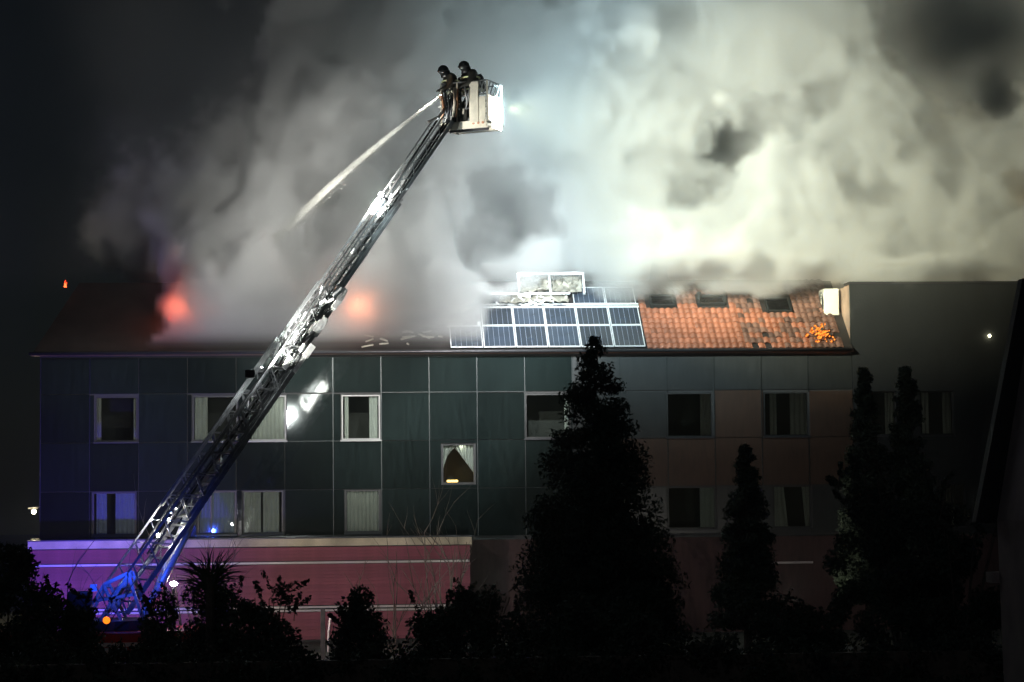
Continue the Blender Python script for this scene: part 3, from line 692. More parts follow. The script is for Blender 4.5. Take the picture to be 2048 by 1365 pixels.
lb = LAMP_BASKET+Vector((-.13, .12, 0)); MB().box(lb-Vector((.09, .05, .1)), lb+Vector((.06, .05, .1))).build('lamp_housing', 'dark_metal', bk, bevel=.01)
MB().ball(lb+Vector((.0, -.07, 0)), .10, 10, (1, .5, 1.2)).build('lamp_lens', 'lamp_cool', bk, smooth=True)
# gear bundled in the basket's left end and under the cannon
for i in range(7):
    MB().tube([BP(-.62+i*.08, -HD-.05, .1+random.uniform(0, .1)), BP(-.55+i*.08, -HD-.07, .45+random.uniform(-.1, .1)), BP(-.62+i*.09, -HD-.03, .85+random.uniform(-.1, .1))], random.uniform(.02, .04), 6).build('hose', random.choice(('turnout', 'basket_trim', 'dark_metal', 'basket_white')), bk, smooth=True)
MB().obox(BP(-.1, -HD+.06, .32), BXv*.17, BYv*.05, Vector((0, 0, .26))).build('gear_bag', 'turnout', bk, bevel=.03)
MB().obox(BP(-.45, -HD+.08, .22), BXv*.12, BYv*.05, Vector((0, 0, .18))).build('gear_bag', 'dark_metal', bk, bevel=.03)
# water cannon
wc = BP(-HW-.12, -.2, .78); wj0 = P(881, 193, YB-.6)
MB().tube([BP(-HW, -.1, .1), BP(-HW-.05, -.15, .5), wc], .05, 8).build('riser_pipe', 'ladder_metal', bk, smooth=True)
MB().tube([wc, (wc+wj0)/2+Vector((0, 0, .03)), wj0], [.06, .05, .03], 8).build('water_cannon', 'basket_trim', bk, smooth=True)

# ------------------------------------------------------------------ firefighters
def person(label, base, face, lean, arms, seed, scale=1.):
    """base = where the feet stand, face = heading of the body (radians)"""
    R_ = root('person', label, 'person', base, 'firefighters in the basket'); cf, sf = math.cos(face), math.sin(face)
    def Q(x, y, z):
        if .3 < z < .7: x += .24
        if z > .8: z -= .14
        x, y = x*scale, y*scale; x += lean*max(0, z-.73)*.8
        return Vector((x*cf-y*sf, x*sf+y*cf, z*scale))
    J = [(Q(0, 0, .95), .20), (Q(0, 0, 1.18), .20), (Q(0, 0, 1.40), .225), (Q(.03, 0, 1.49), .14), (Q(.07, 0, 1.56), .10), (Q(.07, 0, 1.60), .08),
         (Q(0, .12, .88), .12), (Q(.05, .13, .5), .085), (Q(0, .13, .12), .065), (Q(.16, .14, .05), .05),
         (Q(0, -.12, .88), .12), (Q(.05, -.13, .5), .085), (Q(0, -.13, .12), .065), (Q(.16, -.14, .05), .05),
         (Q(0, .29, 1.40), .125), (Q(*arms[0]), .085), (Q(*arms[1]), .045), (Q(0, -.29, 1.40), .125), (Q(*arms[2]), .085), (Q(*arms[3]), .045)]
    Ed = [(0,1),(1,2),(2,3),(3,4),(4,5),(0,6),(6,7),(7,8),(8,9),(0,10),(10,11),(11,12),(12,13),(2,14),(14,15),(15,16),(2,17),(17,18),(18,19)]
    # five fingers on each hand, curled round the rail
    for hi, el in ((16, 15), (19, 18)):
        h = J[hi][0]; d = (h-J[el][0]).normalized(); side = Vector((-d.y, d.x, 0)).normalized()
        for k in range(5):
            o = side*(k-2)*.018*scale; l = (.05, .075, .08, .07, .055)[k]*scale; n = len(J)
            J.append((h+d*.03+o, .011)); J.append((h+d*(.03+l*.6)+o*1.2, .009)); J.append((h+d*(.03+l*.8)+o*1.2+Vector((0, 0, -.03)), .008)); Ed += [(hi, n), (n, n+1), (n+1, n+2)]
    me = bpy.data.meshes.new('body'); me.from_pydata([j[0] for j in J], Ed, []); me.materials.append(MT['turnout'])
    o = place(me, 'body', base, R_)
    sk = o.modifiers.new('skin', 'SKIN')
    for i, j in enumerate(J): me.skin_vertices[0].data[i].radius = (j[1], j[1])
    me.skin_vertices[0].data[0].use_root = True
    sd = o.modifiers.new('sub', 'SUBSURF'); sd.levels = sd.render_levels = 1; sk.use_smooth_shade = True
    b0 = Vector(base); hd = b0+Q(.10, 0, 1.585)
    MB().ball(hd+Vector((0, 0, -.02)), .092, 10, (1, .9, 1.15)).ball(hd+Vector((cf*.095, sf*.095, -.03)), .018, 6).build('head', 'skin', R_, smooth=True)
    hm = MB().ball(hd+Vector((0, 0, .045)), .140, 12, (1.08, .98, 1.0)).tube([hd+Vector((-cf*.05, -sf*.05, .02)), hd+Vector((-cf*.07, -sf*.07, -.14))], [.125, .14], 10).build('helmet', 'helmet', R_, smooth=True)
    MB().tube([hd+Vector((math.cos(t)*.155, math.sin(t)*.145, .02)) for t in [i*math.pi/8 for i in range(17)]], .016, 5).build('brim', 'helmet', hm)
    MB().obox(hd+Vector((cf*.10, sf*.10, .0)), Vector((-sf, cf, 0))*.07, Vector((cf, sf, 0))*.012, Vector((0, 0, .045))).build('visor', 'aluminium', hm)
    for zz in (1.02, 1.32):
        MB().tube([b0+Q(math.cos(t)*.235, math.sin(t)*.285, zz) for t in [i*math.pi/8 for i in range(17)]], .022, 6).build('reflective_band', 'reflective', R_)
    MB().tube([b0+Q(-.29, 0, 1.0), b0+Q(-.29, 0, 1.07), b0+Q(-.29, 0, 1.37), b0+Q(-.29, 0, 1.45)], [.05, .085, .085, .04], 10).build('air_tank', 'dark_metal', R_, smooth=True)
    return R_
fz = .02
person('firefighter at the left rail in dark gear, aiming the water cannon', BP(-.36, -.12, fz), math.radians(190), .45, [(.2, .24, 1.12), (.40, .1, 1.08), (.2, -.24, 1.12), (.40, -.06, 1.08)], 1, .97)
person('firefighter at the right of the basket, helmet raised above the rail', BP(.13, -.05, fz), math.radians(200), .35, [(.2, .3, 1.14), (.38, .2, 1.06), (.15, -.3, 1.14), (.36, -.24, 1.06)], 2, 1.02)

# ------------------------------------------------------------------ water jet: a long falling spray
spot('jet_fill', wj0+Vector((.12, -.12, .16)), P(735, 325, -11.2), 700, (1, .98, .9), 22, .8, .03)  # spot added along the jet to make the water bright
def water_jet():
    p0 = wj0; p1 = P(548, 480, -8.6); m = MB(); pts, rd = [], []
    for i in range(25):
        t = i/24; p = p0.lerp(p1, t); pts.append(p+Vector((0, 0, .16*math.sin(t*math.pi)))); rd.append(.03+.10*t**1.1)
    m.tube(pts, rd, 14); o = m.build('water_jet', 'aluminium', None, smooth=True)
    mt = bpy.data.materials.new('water_spray'); mt.use_nodes = True; t_ = mt.node_tree; N = t_.nodes; L = t_.links; N.clear()
    ou = N.new('ShaderNodeOutputMaterial'); pv = N.new('ShaderNodeVolumePrincipled'); pv.inputs['Color'].default_value = (.95, .95, .9, 1)
    tc = N.new('ShaderNodeTexCoord'); vm = N.new('ShaderNodeVectorMath'); vm.operation = 'DISTANCE'; gp = N.new('ShaderNodeNewGeometry')
    L.new(gp.outputs['Position'], vm.inputs[0]); vm.inputs[1].default_value = p0
    ln = (p1-p0).length; mr = N.new('ShaderNodeMapRange'); mr.inputs['From Max'].default_value = ln; mr.inputs['To Min'].default_value = 26.; mr.inputs['To Max'].default_value = 3.5
    ns = N.new('ShaderNodeTexNoise'); ns.inputs['Scale'].default_value = 3; ns.inputs['Detail'].default_value = 3; L.new(gp.outputs['Position'], ns.inputs['Vector'])
    mm = N.new('ShaderNodeMath'); mm.operation = 'MULTIPLY'; pw = N.new('ShaderNodeMath'); pw.operation = 'MULTIPLY'; L.new(vm.outputs['Value'], mr.inputs['Value'])
    L.new(mr.outputs[0], mm.inputs[0]); L.new(ns.outputs['Fac'], mm.inputs[1]); L.new(mm.outputs[0], pv.inputs['Density']); L.new(pv.outputs[0], ou.inputs['Volume'])
    o.data.materials.clear(); o.data.materials.append(mt)
    rs_ = np.random.RandomState(4); n = 6500; t = rs_.rand(n)**.8; q = np.array([list(p0.lerp(p1, tt)+Vector((0, 0, .16*math.sin(tt*math.pi)))) for tt in t])
    q = q+rs_.normal(size=(n, 3))*(.018+.075*t[:, None]**1.2); q[:, 2] -= np.abs(rs_.normal(size=n))*.16*t; s = .003+.004*rs_.rand(n)[:, None]
    d1 = rs_.normal(size=(n, 3)); d2 = rs_.normal(size=(n, 3)); fastmesh('droplets', np.stack([q+d1*s, q+d2*s, q-(d1+d2)*s], 1).reshape(-1, 3), 3, 'water_drop', o, 'stuff', o.location)
    o['label'] = 'bright jet of water falling from the basket towards the roof'; o['category'] = 'water jet'
    return o
water_jet()
# ------------------------------------------------------------------ vegetation
def leaves(centres, radii, n, size, rs_, flat=.5):
    """small leaf faces spread through clumps"""
    centres = np.array(centres, np.float32); radii = np.array(radii, np.float32); k = rs_.choice(len(centres), n, p=radii**2/np.sum(radii**2))
    d = rs_.normal(size=(n, 3)); d /= np.linalg.norm(d, axis=1)[:, None]; p = centres[k]+d*(radii[k]*rs_.rand(n)**.45)[:, None]
    a = rs_.normal(size=(n, 3)); a /= np.linalg.norm(a, axis=1)[:, None]; b = np.cross(a, rs_.normal(size=(n, 3))); b /= np.linalg.norm(b, axis=1)[:, None]
    s = size*(.5+rs_.rand(n))[:, None]
    return np.stack([p-a*s, p+b*s*flat, p+a*s, p-b*s*flat], 1).reshape(-1, 3)
def conifer(label, px, ytop, ybase, Y, halfw, group, seed, m='foliage_dark', dens=1., name='conifer', full=1.):
    top = P(px, ytop, Y); base = P(px, ybase, Y); zb = max(0, base.z); x = top.x; H = top.z-0; rs_ = np.random.RandomState(seed)
    T_ = root(name, label, 'tree', (x, Y, 0), group)
    MB().tube([(x, Y, 0), (x, Y, H*.5), (x, Y, H*.97)], [.13, .07, .012], 7).build('trunk', 'bark', T_)
    cs, rd = [], []; hw = halfw/F*(Y+70); z = zb+.1
    while z < H:
        t = (z-zb)/(H-zb); w_ = hw*min(1, (1-t)**.7*1.1*full)+.03; nb = max(3, int(w_*9))
        for k in range(nb):
            a = rs_.rand()*6.28; L_ = w_*rs_.uniform(.80, 1.0)*(1+.05*math.sin(z*5+seed))
            for q in np.arange(.25, 1.01, .25): cs.append((x+math.cos(a)*L_*q, Y+math.sin(a)*L_*q, z-.12*L_*q+.10*q)); rd.append(.13+.12*w_)
        z += .17+.06*w_
    n = int(len(cs)*95*dens); fastmesh('crown', leaves(cs, rd, n, .055, rs_, .35), 4, m, T_, loc=(x, Y, 0))
    return T_
def bush(label, px, ytop, Y, halfw, group, seed, m='foliage_dark', dens=1., spray=0, name='bush'):
    top = P(px, ytop, Y); x = top.x; H = top.z; hw = halfw/F*(Y+70); rs_ = np.random.RandomState(seed)
    T_ = root(name, label, 'bush', (x, Y, 0), group); st = MB()
    cs, rd = [], []
    for k in range(int(16+hw*26)):
        a = rs_.rand()*6.28; r = math.sqrt(rs_.rand())*hw; q = r/hw; z = H*(1-.30*q*q)*rs_.uniform(.12, .9)
        cs.append((x+math.cos(a)*r*.88, Y+math.sin(a)*r*.6, z)); rd.append(rs_.uniform(.2, .42)*min(1, H/2.2))
    for k in range(8):
        a = rs_.rand()*6.28; st.tube([(x, Y, 0), (x+math.cos(a)*hw*.3, Y+math.sin(a)*hw*.2, H*.45), (x+math.cos(a)*hw*.6, Y+math.sin(a)*hw*.4, H*.8)], [.03, .02, .008], 5)
    for k in range(spray):
        a = rs_.uniform(-1.1, 1.1); r = rs_.uniform(-hw, hw)*.8; z0 = H*rs_.uniform(.6, .85); l = rs_.uniform(.25, .6); p1 = (x+r+math.sin(a)*l, Y+rs_.uniform(-.2, .2), z0+math.cos(a)*l)
        st.tube([(x+r, Y, z0), p1], [.012, .004], 4)
        for q in np.linspace(.3, 1, 6): cs.append((x+r+math.sin(a)*l*q, Y, z0+math.cos(a)*l*q)); rd.append(.05)
    st.build('stem', 'bark', T_)
    n = int(sum(r*r for r in rd)*2600*dens); fastmesh('foliage', leaves(cs, rd, n, .05, rs_, .5), 4, m, T_, loc=(x, Y, 0))
    return T_
def bare(label, px, ybase, ytop, Y, spread, group, seed, n=7):
    b0 = P(px, ybase, Y); H = P(px, ytop, Y).z; rr = random.Random(seed); T_ = root('bare_shrub', label, 'shrub', (b0.x, Y, 0), group)
    def grow(m, p, d, l, r, lev):
        pts = [p]; q = p
        for i in range(4): d = (d+Vector([rr.uniform(-.16, .16) for _ in range(3)])).normalized(); q = q+d*l/4; pts.append(q)
        m.tube(pts, [r*(1-.17*i) for i in range(5)], 5, False)
        if lev > 0:
            for i in range(rr.randint(2, 4)):
                t = rr.randint(1, 4); grow(m, pts[t], (d+Vector((rr.uniform(-.8, .8), rr.uniform(-.5, .5), rr.uniform(-.1, .5)))).normalized(), l*rr.uniform(.35, .6), r*.5, lev-1)
    for k in range(n):
        m = MB(); a = (k/(n-1)-.5)*2; grow(m, Vector((b0.x+a*.1, Y, 0)), Vector((a*spread, rr.uniform(-.2, .2), 1)).normalized(), H*rr.uniform(.75, 1.), .028, 2); m.build('branch', 'bark', T_)
    return T_
G1 = 'conifers in front of the building'
conifer('tallest dense conifer standing before the middle of the facade', 1188, 690, 1290, -22, 158, G1, 1, full=1.05)
conifer('thin spire conifer to the left of its twin before the tall wall', 1728, 742, 1200, -12, 60, G1, 2, 'foliage')
conifer('thin spire conifer to the right of its twin before the tall wall', 1812, 738, 1200, -12, 62, G1, 3, 'foliage')
conifer('slim dark conifer between the tallest conifer and the leafy tree', 1490, 905, 1250, -17, 72, G1, 6, full=.9)
G2 = 'round bushes and leafy trees in the dark garden'
bush('broad leafy tree rising in front of the two spire conifers', 1800, 850, -24, 165, G2, 11, spray=34, name='leafy_tree', dens=1.6)
bush('dark mass of shrub right of the leafy tree by the neighbouring house', 1915, 985, -25, 125, G2, 12, spray=10, dens=1.3)
bush('low spreading shrub before the brown ground floor wall', 1560, 1185, -26, 150, G2, 13, spray=10)
bush('tall dark bush at the very left edge of the garden', 15, 1055, -24, 95, G2, 14, spray=8)
bush('bush with blue light on it left of the truck', 95, 1160, -22, 45, G2, 15, 'foliage', spray=6)
bush('narrow upright bush just left of the ladder foot', 162, 1160, -23, 30, G2, 16, spray=4)
bush('bush right of the ladder foot under bright lamps', 318, 1172, -22, 46, G2, 17, 'foliage', .7, spray=14)
bush('wide bush before the red wall right of the spiky plant', 530, 1142, -24, 75, G2, 18, spray=12)
bush('small round bush before the red wall beside the post', 710, 1158, -24, 48, G2, 19, spray=8)
bush('large rounded bush left of the tallest conifer', 940, 1140, -25, 135, G2, 20, spray=8)
bush('low dark bush under the tallest conifer', 1200, 1175, -26, 165, G2, 21)
G3 = 'bare shrubs against the red wall'
bare('bare branching shrub at the corner of the red wall', 885, 1200, 1060, -8, .22, G3, 31, 8)
bare('smaller bare shrub with low twigs left of the corner one', 790, 1260, 1120, -9, .6, G3, 32, 6)
bare('leafless twigs catching the lamp right of the ladder foot', 380, 1260, 1115, -15, .5, G3, 33, 8)
bare('leafless twigs lit violet between the bushes at the left', 130, 1265, 1155, -18, .6, G3, 34, 8)
bush('dense dark bush directly under the spiky plant', 425, 1128, -23.6, 62, G2, 22)
# spiky plant
sp = root('spiky_plant', 'spiky fan-leaved plant with arching blades before the red wall', 'plant', (P(420, 1200, -24).x, -24, 0)); rr = random.Random(3)
c = P(420, 1155, -24); MB().tube([(c.x, -24, 0), (c.x, -24, c.z)], [.12, .09], 8).build('stem', 'bark', sp)
for k in range(110):
    a = rr.uniform(-1.35, 1.35); yy = rr.uniform(-.5, .5); l = rr.uniform(.4, .9); d = Vector((math.sin(a), yy, math.cos(a)*1.0)).normalized(); side = Vector((d.z, 0, -d.x)).normalized()
    p = c+Vector((rr.uniform(-.1, .1), 0, rr.uniform(-.35, .05))); q = p+d*l*.6; e = p+d*l+Vector((d.x*.12, 0, -.10*abs(d.x)-.02)); w_ = .015
    MB().poly([p-side*w_, p+side*w_, q+side*w_*.8, q-side*w_*.8]).poly([q-side*w_*.8, q+side*w_*.8, e]).build('blade', 'foliage', sp)
# hedge along the bottom
H = root('hedge', 'long low black hedge across the whole front of the garden', 'hedge', (3, -30, 0)); rs_ = np.random.RandomState(77); cs, rd = [], []
for x in np.arange(-14, 17, .16):
    for k in range(5): cs.append((x+rs_.normal()*.1, -30+rs_.normal()*.28, rs_.uniform(.2, 1.5)+.1*math.sin(x*1.3)+.05*math.sin(x*4.1))); rd.append(.26)
fastmesh('foliage', leaves(cs, rd, 70000, .05, rs_, .5), 4, 'foliage_dark', H, loc=(3, -30, 0))
MB().box((-14.5, -29.85, 0), (17.2, -30.15, 1.35)).build('stem', 'bark', H)
# post with a pale bracket before the red wall
pc = P(647, 1252, -10); q = root('gate_post', 'dark post with a pale curved bracket before the red wall', 'post', (pc.x, -10, 0))
zt = P(647, 1218, -10).z
MB().box((pc.x-.08, -10.08, 0), (pc.x+.05, -9.95, zt)).build('post', 'soot', q, bevel=.01)
MB().tube([(pc.x+.13, -10.05, .2), (pc.x+.14, -10.05, .75), (pc.x+.2, -10.05, zt-.12), (pc.x+.24, -10.05, zt-.2)], .035, 8).build('bracket', 'strip_white', q, smooth=True)

# ------------------------------------------------------------------ street lamps beyond the left corner
def street_lamp(px, py, Y, label, power):
    c = P(px, py, Y); S = root('street_lamp', label, 'street lamp', (c.x, Y, 0), 'street lamps beyond the building')
    MB().tube([(c.x+.4, Y, 0), (c.x+.4, Y, c.z+.15), (c.x+.3, Y, c.z+.22), (c.x, Y, c.z+.16)], [.07, .05, .04, .03], 7).build('pole', 'dark_metal', S, smooth=True)
    MB().box((c.x-.2, Y-.1, c.z+.1), (c.x+.15, Y+.1, c.z+.17)).build('hood', 'dark_metal', S)
    MB().ball(c+Vector((0, -.05, 0)), .085, 8).build('bulb', 'lamp_sodium', S, smooth=True); lamp('street_lamp_light', c+Vector((0, -.3, -.1)), power, (1, .85, .5), .08)
street_lamp(68, 1024, 12, 'upper lamp glowing pale yellow beyond the left corner', 25)
street_lamp(72, 1086, 18, 'lower pinkish lamp beyond the left corner of the building', 8)

# ------------------------------------------------------------------ neighbouring house at the right edge
Yh = -35.
hN = root('neighbour_house', 'dark house at the right edge with a steep overhanging roof verge', 'house', (P(2048, 1150, Yh).x, Yh, 0))
A0, A1, A2, A3 = P(2036, 560, Yh), P(1943, 1045, Yh), P(1996, 1047, Yh), P(2078, 560, Yh)
t = Vector()
MB().prism([A0+t, A1, A2, A3+t], (0, -.25, 0)).build('roof_verge', 'house_roof', hN)
MB().prism([A0+t+Vector((.06, -.29, 0)), A1+Vector((.06, -.29, .02)), A1+Vector((.2, -.29, .02)), A0+t+Vector((.2, -.29, 0))], (0, .035, 0)).build('barge_board', 'house_roof', hN)
wx = P(1992, 1100, Yh).x
MB().prism([(wx, Yh-.3, 0), (wx+4, Yh-.3, 0), (wx+4, Yh-.3, 9), tuple(P(2072, 560, Yh-.3)), tuple(P(1994, 1040, Yh-.3))], (0, -4, 0)).build('wall', 'house_wall', hN)
lz = P(2000, 1150, Yh).z
MB().box((P(1975, 1150, Yh).x, Yh-.29, lz-.12), (wx+4, Yh+.1, lz+.05)).build('ledge', 'house_wall', hN)
MB().box((P(2040, 900, Yh).x, Yh-.2, P(2040, 1060, Yh).z), (P(2100, 900, Yh).x, Yh-.29, P(2040, 840, Yh).z)).build('window', 'glass_dark', hN)
lamp('house_wall_fill', (P(2120, 1000, Yh).x, Yh-2.2, 3), 5, (1, .62, .6), .1)  # added warm light to lift the house wall, without a fitting
# ------------------------------------------------------------------ smoke (a real density grid, made here with numpy)
VOX = .18
SX, SY, SZ = (-14.5, 28.), (-1.6, 10.), (9.0, 26.)
def lattice_noise(shape, cell, rs):
    """smooth value noise on a grid, cell = feature size in voxels"""
    n = [int(math.ceil(s/cell))+3 for s in shape]
    g = rs.rand(*n).astype(np.float32)
    for ax, s in enumerate(shape):
        t = np.arange(s)/cell + rs.rand(); i = t.astype(int); f = (t-i).astype(np.float32); f = f*f*(3-2*f)
        sh = [1, 1, 1]; sh[ax] = s; f = f.reshape(sh)
        g = np.take(g, i, ax)*(1-f) + np.take(g, i+1, ax)*f
    return g*2-1
def fbm(shape, cell, octs, rs, gain=.52):
    a, tot, out = 1., 0., 0
    for k in range(octs):
        out = out + a*lattice_noise(shape, max(cell/2**k, 1.6), rs); tot += a; a *= gain
    return out/tot
def smoke_density():
    nx, ny, nz = [int(round((b-a)/VOX)) for a, b in (SX, SY, SZ)]
    shape = (nx, ny, nz); rs = np.random.RandomState(11)
    x = (SX[0]+(np.arange(nx)+.5)*VOX)[:, None, None]; y = (SY[0]+(np.arange(ny)+.5)*VOX)[None, :, None]
    z = (SZ[0]+(np.arange(nz)+.5)*VOX)[None, None, :]
    wx, wy, wz = [fbm(shape, 18, 3, rs)*1.3 for _ in range(3)]
    gx, gz = [fbm(shape, 5, 3, rs, .6) for _ in range(2)]
    X, Y, Z = x+wx, y+wy, z+wz
    field = np.full(shape, -1.2, np.float32)
    # puffs: photo pixel of the centre, radius in pixels, depth behind the facade, weight
    for px, py, r, Yc, w in PUFFS:
        c = P(px, py, Yc); R = r/F*(Yc+70)
        d = ((X-c.x)**2 + ((Y-Yc)*.8)**2 + (Z-c.z)**2)/(R*R)
        f = w*(1.25-d)
        field = np.logaddexp(field*3, np.clip(f, -3, 3)*3)/3
    clear = 1.
    for px, py, rx, rz, w in GAPS:          # clear air between the puffs, right through the cloud
        c0, c1 = P(px, py, 0), P(px, py, 12)
        t = (y/12); cx = c0.x+(c1.x-c0.x)*t; cz = c0.z+(c1.z-c0.z)*t
        d = ((x+wx*1.1+gx*.8-cx)/(rx/63))**2 + ((z+wz*1.1+gz*.8-cz)/(rz/63))**2
        field = field - w*np.exp(-d*d*.8)*(1-.45*np.clip((y-6)/2, 0, 1))
        if w > 1.45: clear = clear*(1-min(.92, w*.37)*np.exp(-d*d*1.1))
    n1 = fbm(shape, 13, 5, rs, .6)
    bil = 1-2*np.abs(fbm(shape, 9, 4, rs, .55))
    n2 = fbm(shape, 6, 3, rs, .65)
    f = field*.60 + n1*1.25 + bil*.42 + n2*.34 - .30
    soft = fbm(shape, 30, 4, rs, .5); thin = .030*np.clip(field*.5+.55+n1*.5, 0, 1) + .022*np.clip(.55+soft*1.6, 0, 1.4)*np.clip((x+13)/14, .12, 1)*np.clip((z-10.2)*.6, 0, 1)
    s = np.clip(f/.38, 0, 1); d = s*s*(3-2*s)*(.4+.6*np.clip(f/1.3, 0, 1)) + thin
    # low smoke clinging to the tiles and curling over the eaves
    roofz = 9.14+np.clip(y+.25, 0, 3.1)*.81
    h = (z-roofz)*.78+wz*.25
    low = np.clip((x+6.5+wx*1.2)*.9, 0, 1)*np.clip((4.1-x+wx*.8)*.9, 0, 1)*(1.25+.35*np.sin(x*1.9+.7))
    low = low+np.clip((x-7.6)*.6, 0, 1)*np.clip((z-10.75-.25*np.sin(x*1.3)+wz*.6)*1.1, 0, 1)*1.2
    low = low+np.clip((x-4.)*2, 0, 1)*np.clip((7.6-x)*1., 0, 1)*np.clip((z-11.2+wz*.5)*1.2, 0, 1)*.7
    g = low*1.35-np.clip(h, 0, 9)/1.4+n1*1.25+bil*.55+n2*.3-.22
    s = np.clip(g/.5, 0, 1); d = np.maximum(d, s*s*(3-2*s)*.8*(low > .05)*(1-.45*np.clip((x-3)*.5, 0, 1)))
    d = d*clear
    # fade to nothing at the domain's faces
    for ax, (n, lo, hi) in enumerate(((nx, 8, 8), (ny, 4, 4), (nz, 0, 12))):
        t = np.arange(n); e = np.ones(n)
        if lo: e = np.minimum(e, np.clip(t/lo, 0, 1))
        e = np.minimum(e, np.clip((n-1-t)/hi, 0, 1)); sh = [1, 1, 1]; sh[ax] = n
        d = d*e.reshape(sh)
    # nothing below the roof slope or in front of the eaves
    d = d*np.clip((z-roofz)*3, 0, 1)*np.clip((y+.45)*3+np.clip(z-9.6, 0, 3), 0, 1)
    return d.astype(np.float32)
PUFFS = [
 (1250,500,150,5,1),(1130,300,120,5,1),(1290,260,150,6,1),(1420,110,150,6,1),(1230,90,130,6,.9),(1540,430,150,5,1),
 (1660,500,140,6,1),(1480,540,110,4,1),(1300,560,60,3,1),(1400,540,60,3,1),(1700,330,140,6,.9),(1820,450,150,7,.85),(1930,480,120,7,.7),(2040,380,130,7,.6),
 (2080,260,120,7,.5),(1770,190,110,7,.8),(1690,110,110,7,.8),(1560,60,120,7,.8),(1180,430,90,4,1),(1190,540,60,3,.9),
 (880,420,80,4,.9),(830,540,75,2,1),(930,570,60,1.6,1),(960,520,50,3,.8),(800,610,60,1,1),(720,590,70,1.2,1),(610,590,70,1.2,.8),(500,610,70,1.2,.8),(400,620,60,1.4,.7),
 (420,520,80,5,.6),(640,660,45,.5,.9),(820,650,50,.6,1),(750,665,40,.4,.9),(460,665,45,.5,.8),(550,655,45,.5,.8),(390,665,40,.6,.7),(880,600,40,1,.9),(1010,560,40,2.6,.8),(1000,60,100,7,.6),(860,120,110,7,.35),(640,330,150,7,.3),
 (450,380,130,7,.35),(300,460,110,7,.2),(680,140,120,8,.3),(560,480,100,6,.4),(920,300,90,6,.7),(1600,550,60,3,.8),(1500,560,50,3,.8),(1650,500,80,4,.8),(1340,590,25,1.8,.5),(1440,585,30,2,.6),(1540,590,25,2,.4),(1780,520,90,5,.9),(1900,530,80,6,.7),(2000,520,80,6,.6),(1200,570,35,2.4,.7),(1100,520,30,3,.4),
]
GAPS = [(1010,430,52,66,1.5),(1055,400,22,36,1.6),(1000,500,66,44,1.7),(1440,300,36,44,3),(1400,305,30,22,2.4),(1425,255,34,32,3),(1485,258,30,18,2.2),(1400,385,20,18,1.6),(1610,195,20,22,1.2),(1940,60,150,105,3.5),(2010,200,60,70,2.5),
 (60,300,120,500,2),(200,620,90,110,3),(760,450,60,60,1.2),(330,120,200,160,.9),(860,230,50,70,.8),(1060,350,40,60,.7)]
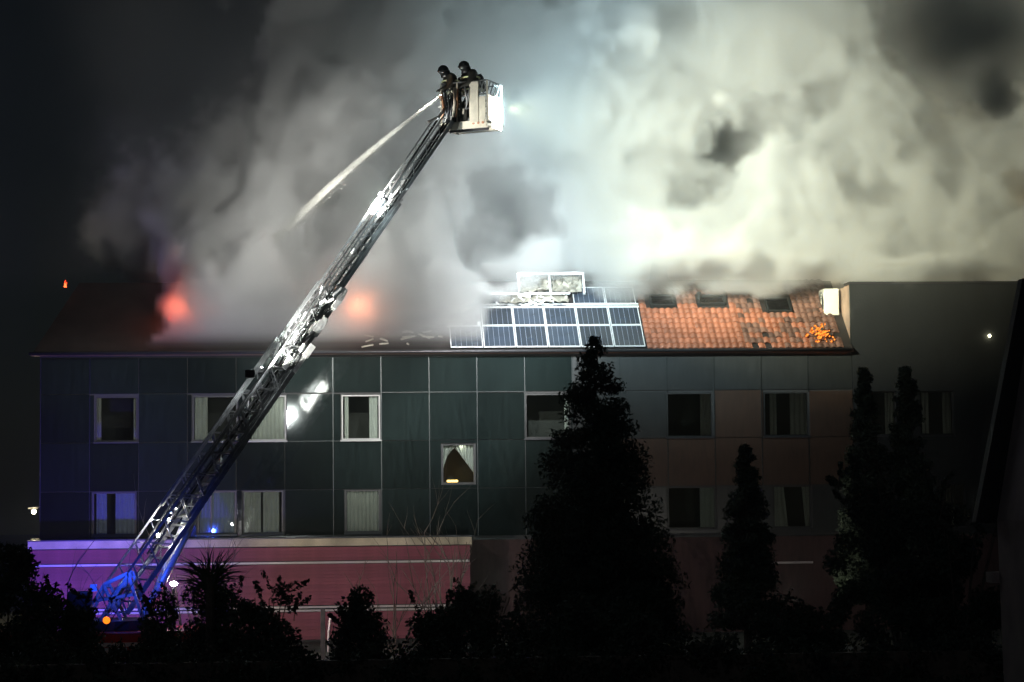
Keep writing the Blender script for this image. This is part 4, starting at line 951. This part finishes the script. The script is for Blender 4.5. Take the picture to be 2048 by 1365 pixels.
def make_smoke():
    d = smoke_density(); nx, ny, nz = d.shape
    me = bpy.data.meshes.new('smoke'); me.vertices.add(d.size)
    co = np.zeros((d.size, 3), np.float32)
    idx = np.arange(d.size); ix = idx//(ny*nz); iy = (idx//nz) % ny; iz = idx % nz
    co[:, 0] = SX[0]+(ix+.5)*VOX; co[:, 1] = SY[0]+(iy+.5)*VOX; co[:, 2] = SZ[0]+(iz+.5)*VOX
    me.vertices.foreach_set('co', co.ravel())
    at = me.attributes.new('d', 'FLOAT', 'POINT'); at.data.foreach_set('value', d.ravel())
    o = bpy.data.objects.new('smoke', me); C.objects.link(o)
    ng = bpy.data.node_groups.new('smoke_grid', 'GeometryNodeTree')
    ng.interface.new_socket('Geometry', in_out='INPUT', socket_type='NodeSocketGeometry')
    ng.interface.new_socket('Geometry', in_out='OUTPUT', socket_type='NodeSocketGeometry')
    N = ng.nodes; L = ng.links
    gi = N.new('NodeGroupInput'); go = N.new('NodeGroupOutput')
    vc = N.new('GeometryNodeVolumeCube')
    vc.inputs['Min'].default_value = (SX[0]+.5*VOX, SY[0]+.5*VOX, SZ[0]+.5*VOX)
    vc.inputs['Max'].default_value = (SX[0]+(nx-.5)*VOX, SY[0]+(ny-.5)*VOX, SZ[0]+(nz-.5)*VOX)
    for s, n in zip('XYZ', (nx, ny, nz)): vc.inputs['Resolution '+s].default_value = n
    pos = N.new('GeometryNodeInputPosition'); sep = N.new('ShaderNodeSeparateXYZ'); L.new(pos.outputs[0], sep.inputs[0])
    def mth(op, a, b=None):
        m = N.new('ShaderNodeMath'); m.operation = op
        for i, v in enumerate((a, b)):
            if v is None: continue
            if isinstance(v, (int, float)): m.inputs[i].default_value = v
            else: L.new(v, m.inputs[i])
        return m.outputs[0]
    fi = N.new('FunctionNodeFloatToInt'); fi.rounding_mode = 'ROUND'
    ii = [mth('ROUND', mth('DIVIDE', mth('SUBTRACT', sep.outputs[k], lo+.5*VOX), VOX)) for k, lo in enumerate((SX[0], SY[0], SZ[0]))]
    im = N.new('FunctionNodeIntegerMath')
    def toint(v):
        f = N.new('FunctionNodeFloatToInt'); f.rounding_mode = 'ROUND'; L.new(v, f.inputs[0]); return f.outputs[0]
    def imath(op, a, b):
        m = N.new('FunctionNodeIntegerMath'); m.operation = op
        for i, v in enumerate((a, b)):
            if isinstance(v, int): m.inputs[i].default_value = v
            else: L.new(v, m.inputs[i])
        return m.outputs[0]
    a, b, c = [toint(v) for v in ii]
    index = imath('ADD', imath('MULTIPLY', imath('ADD', imath('MULTIPLY', a, ny), b), nz), c)
    si = N.new('GeometryNodeSampleIndex'); si.data_type = 'FLOAT'; si.domain = 'POINT'
    L.new(gi.outputs[0], si.inputs['Geometry']); L.new(index, si.inputs['Index'])
    na = N.new('GeometryNodeInputNamedAttribute'); na.data_type = 'FLOAT'; na.inputs['Name'].default_value = 'd'
    L.new(na.outputs['Attribute'], si.inputs['Value'])
    L.new(si.outputs['Value'], vc.inputs['Density'])
    sm = N.new('GeometryNodeSetMaterial'); sm.inputs['Material'].default_value = M_smoke
    L.new(vc.outputs[0], sm.inputs['Geometry']); L.new(sm.outputs[0], go.inputs[0])
    md = o.modifiers.new('grid', 'NODES'); md.node_group = ng
    me.materials.append(M_smoke)
    o['kind'] = 'stuff'
    o['label'] = 'thick pale smoke rolling up from the burning roof'
    return o
M_smoke = bpy.data.materials.new('smoke'); M_smoke.use_nodes = True
nt = M_smoke.node_tree; nt.nodes.clear()
pv = nt.nodes.new('ShaderNodeVolumePrincipled'); ou = nt.nodes.new('ShaderNodeOutputMaterial')
nt.links.new(pv.outputs[0], ou.inputs['Volume'])
pv.inputs['Color'].default_value = (.86, .87, .87, 1); pv.inputs['Density'].default_value = 3.4
pv.inputs['Anisotropy'].default_value = .1
smoke = make_smoke()

# ------------------------------------------------------------------ thin drifting haze round the whole scene
hm_ = bpy.data.materials.new('haze'); hm_.use_nodes = True; nt = hm_.node_tree; nt.nodes.clear()
pv = nt.nodes.new('ShaderNodeVolumePrincipled'); ou = nt.nodes.new('ShaderNodeOutputMaterial'); nt.links.new(pv.outputs[0], ou.inputs['Volume'])
pv.inputs['Color'].default_value = (.80, .92, .89, 1); pv.inputs['Density'].default_value = .0008
MT['haze'] = hm_
hz = MB().box((-165, -95, -1), (165, 310, 34)).build('haze', 'haze'); hz['kind'] = 'stuff'
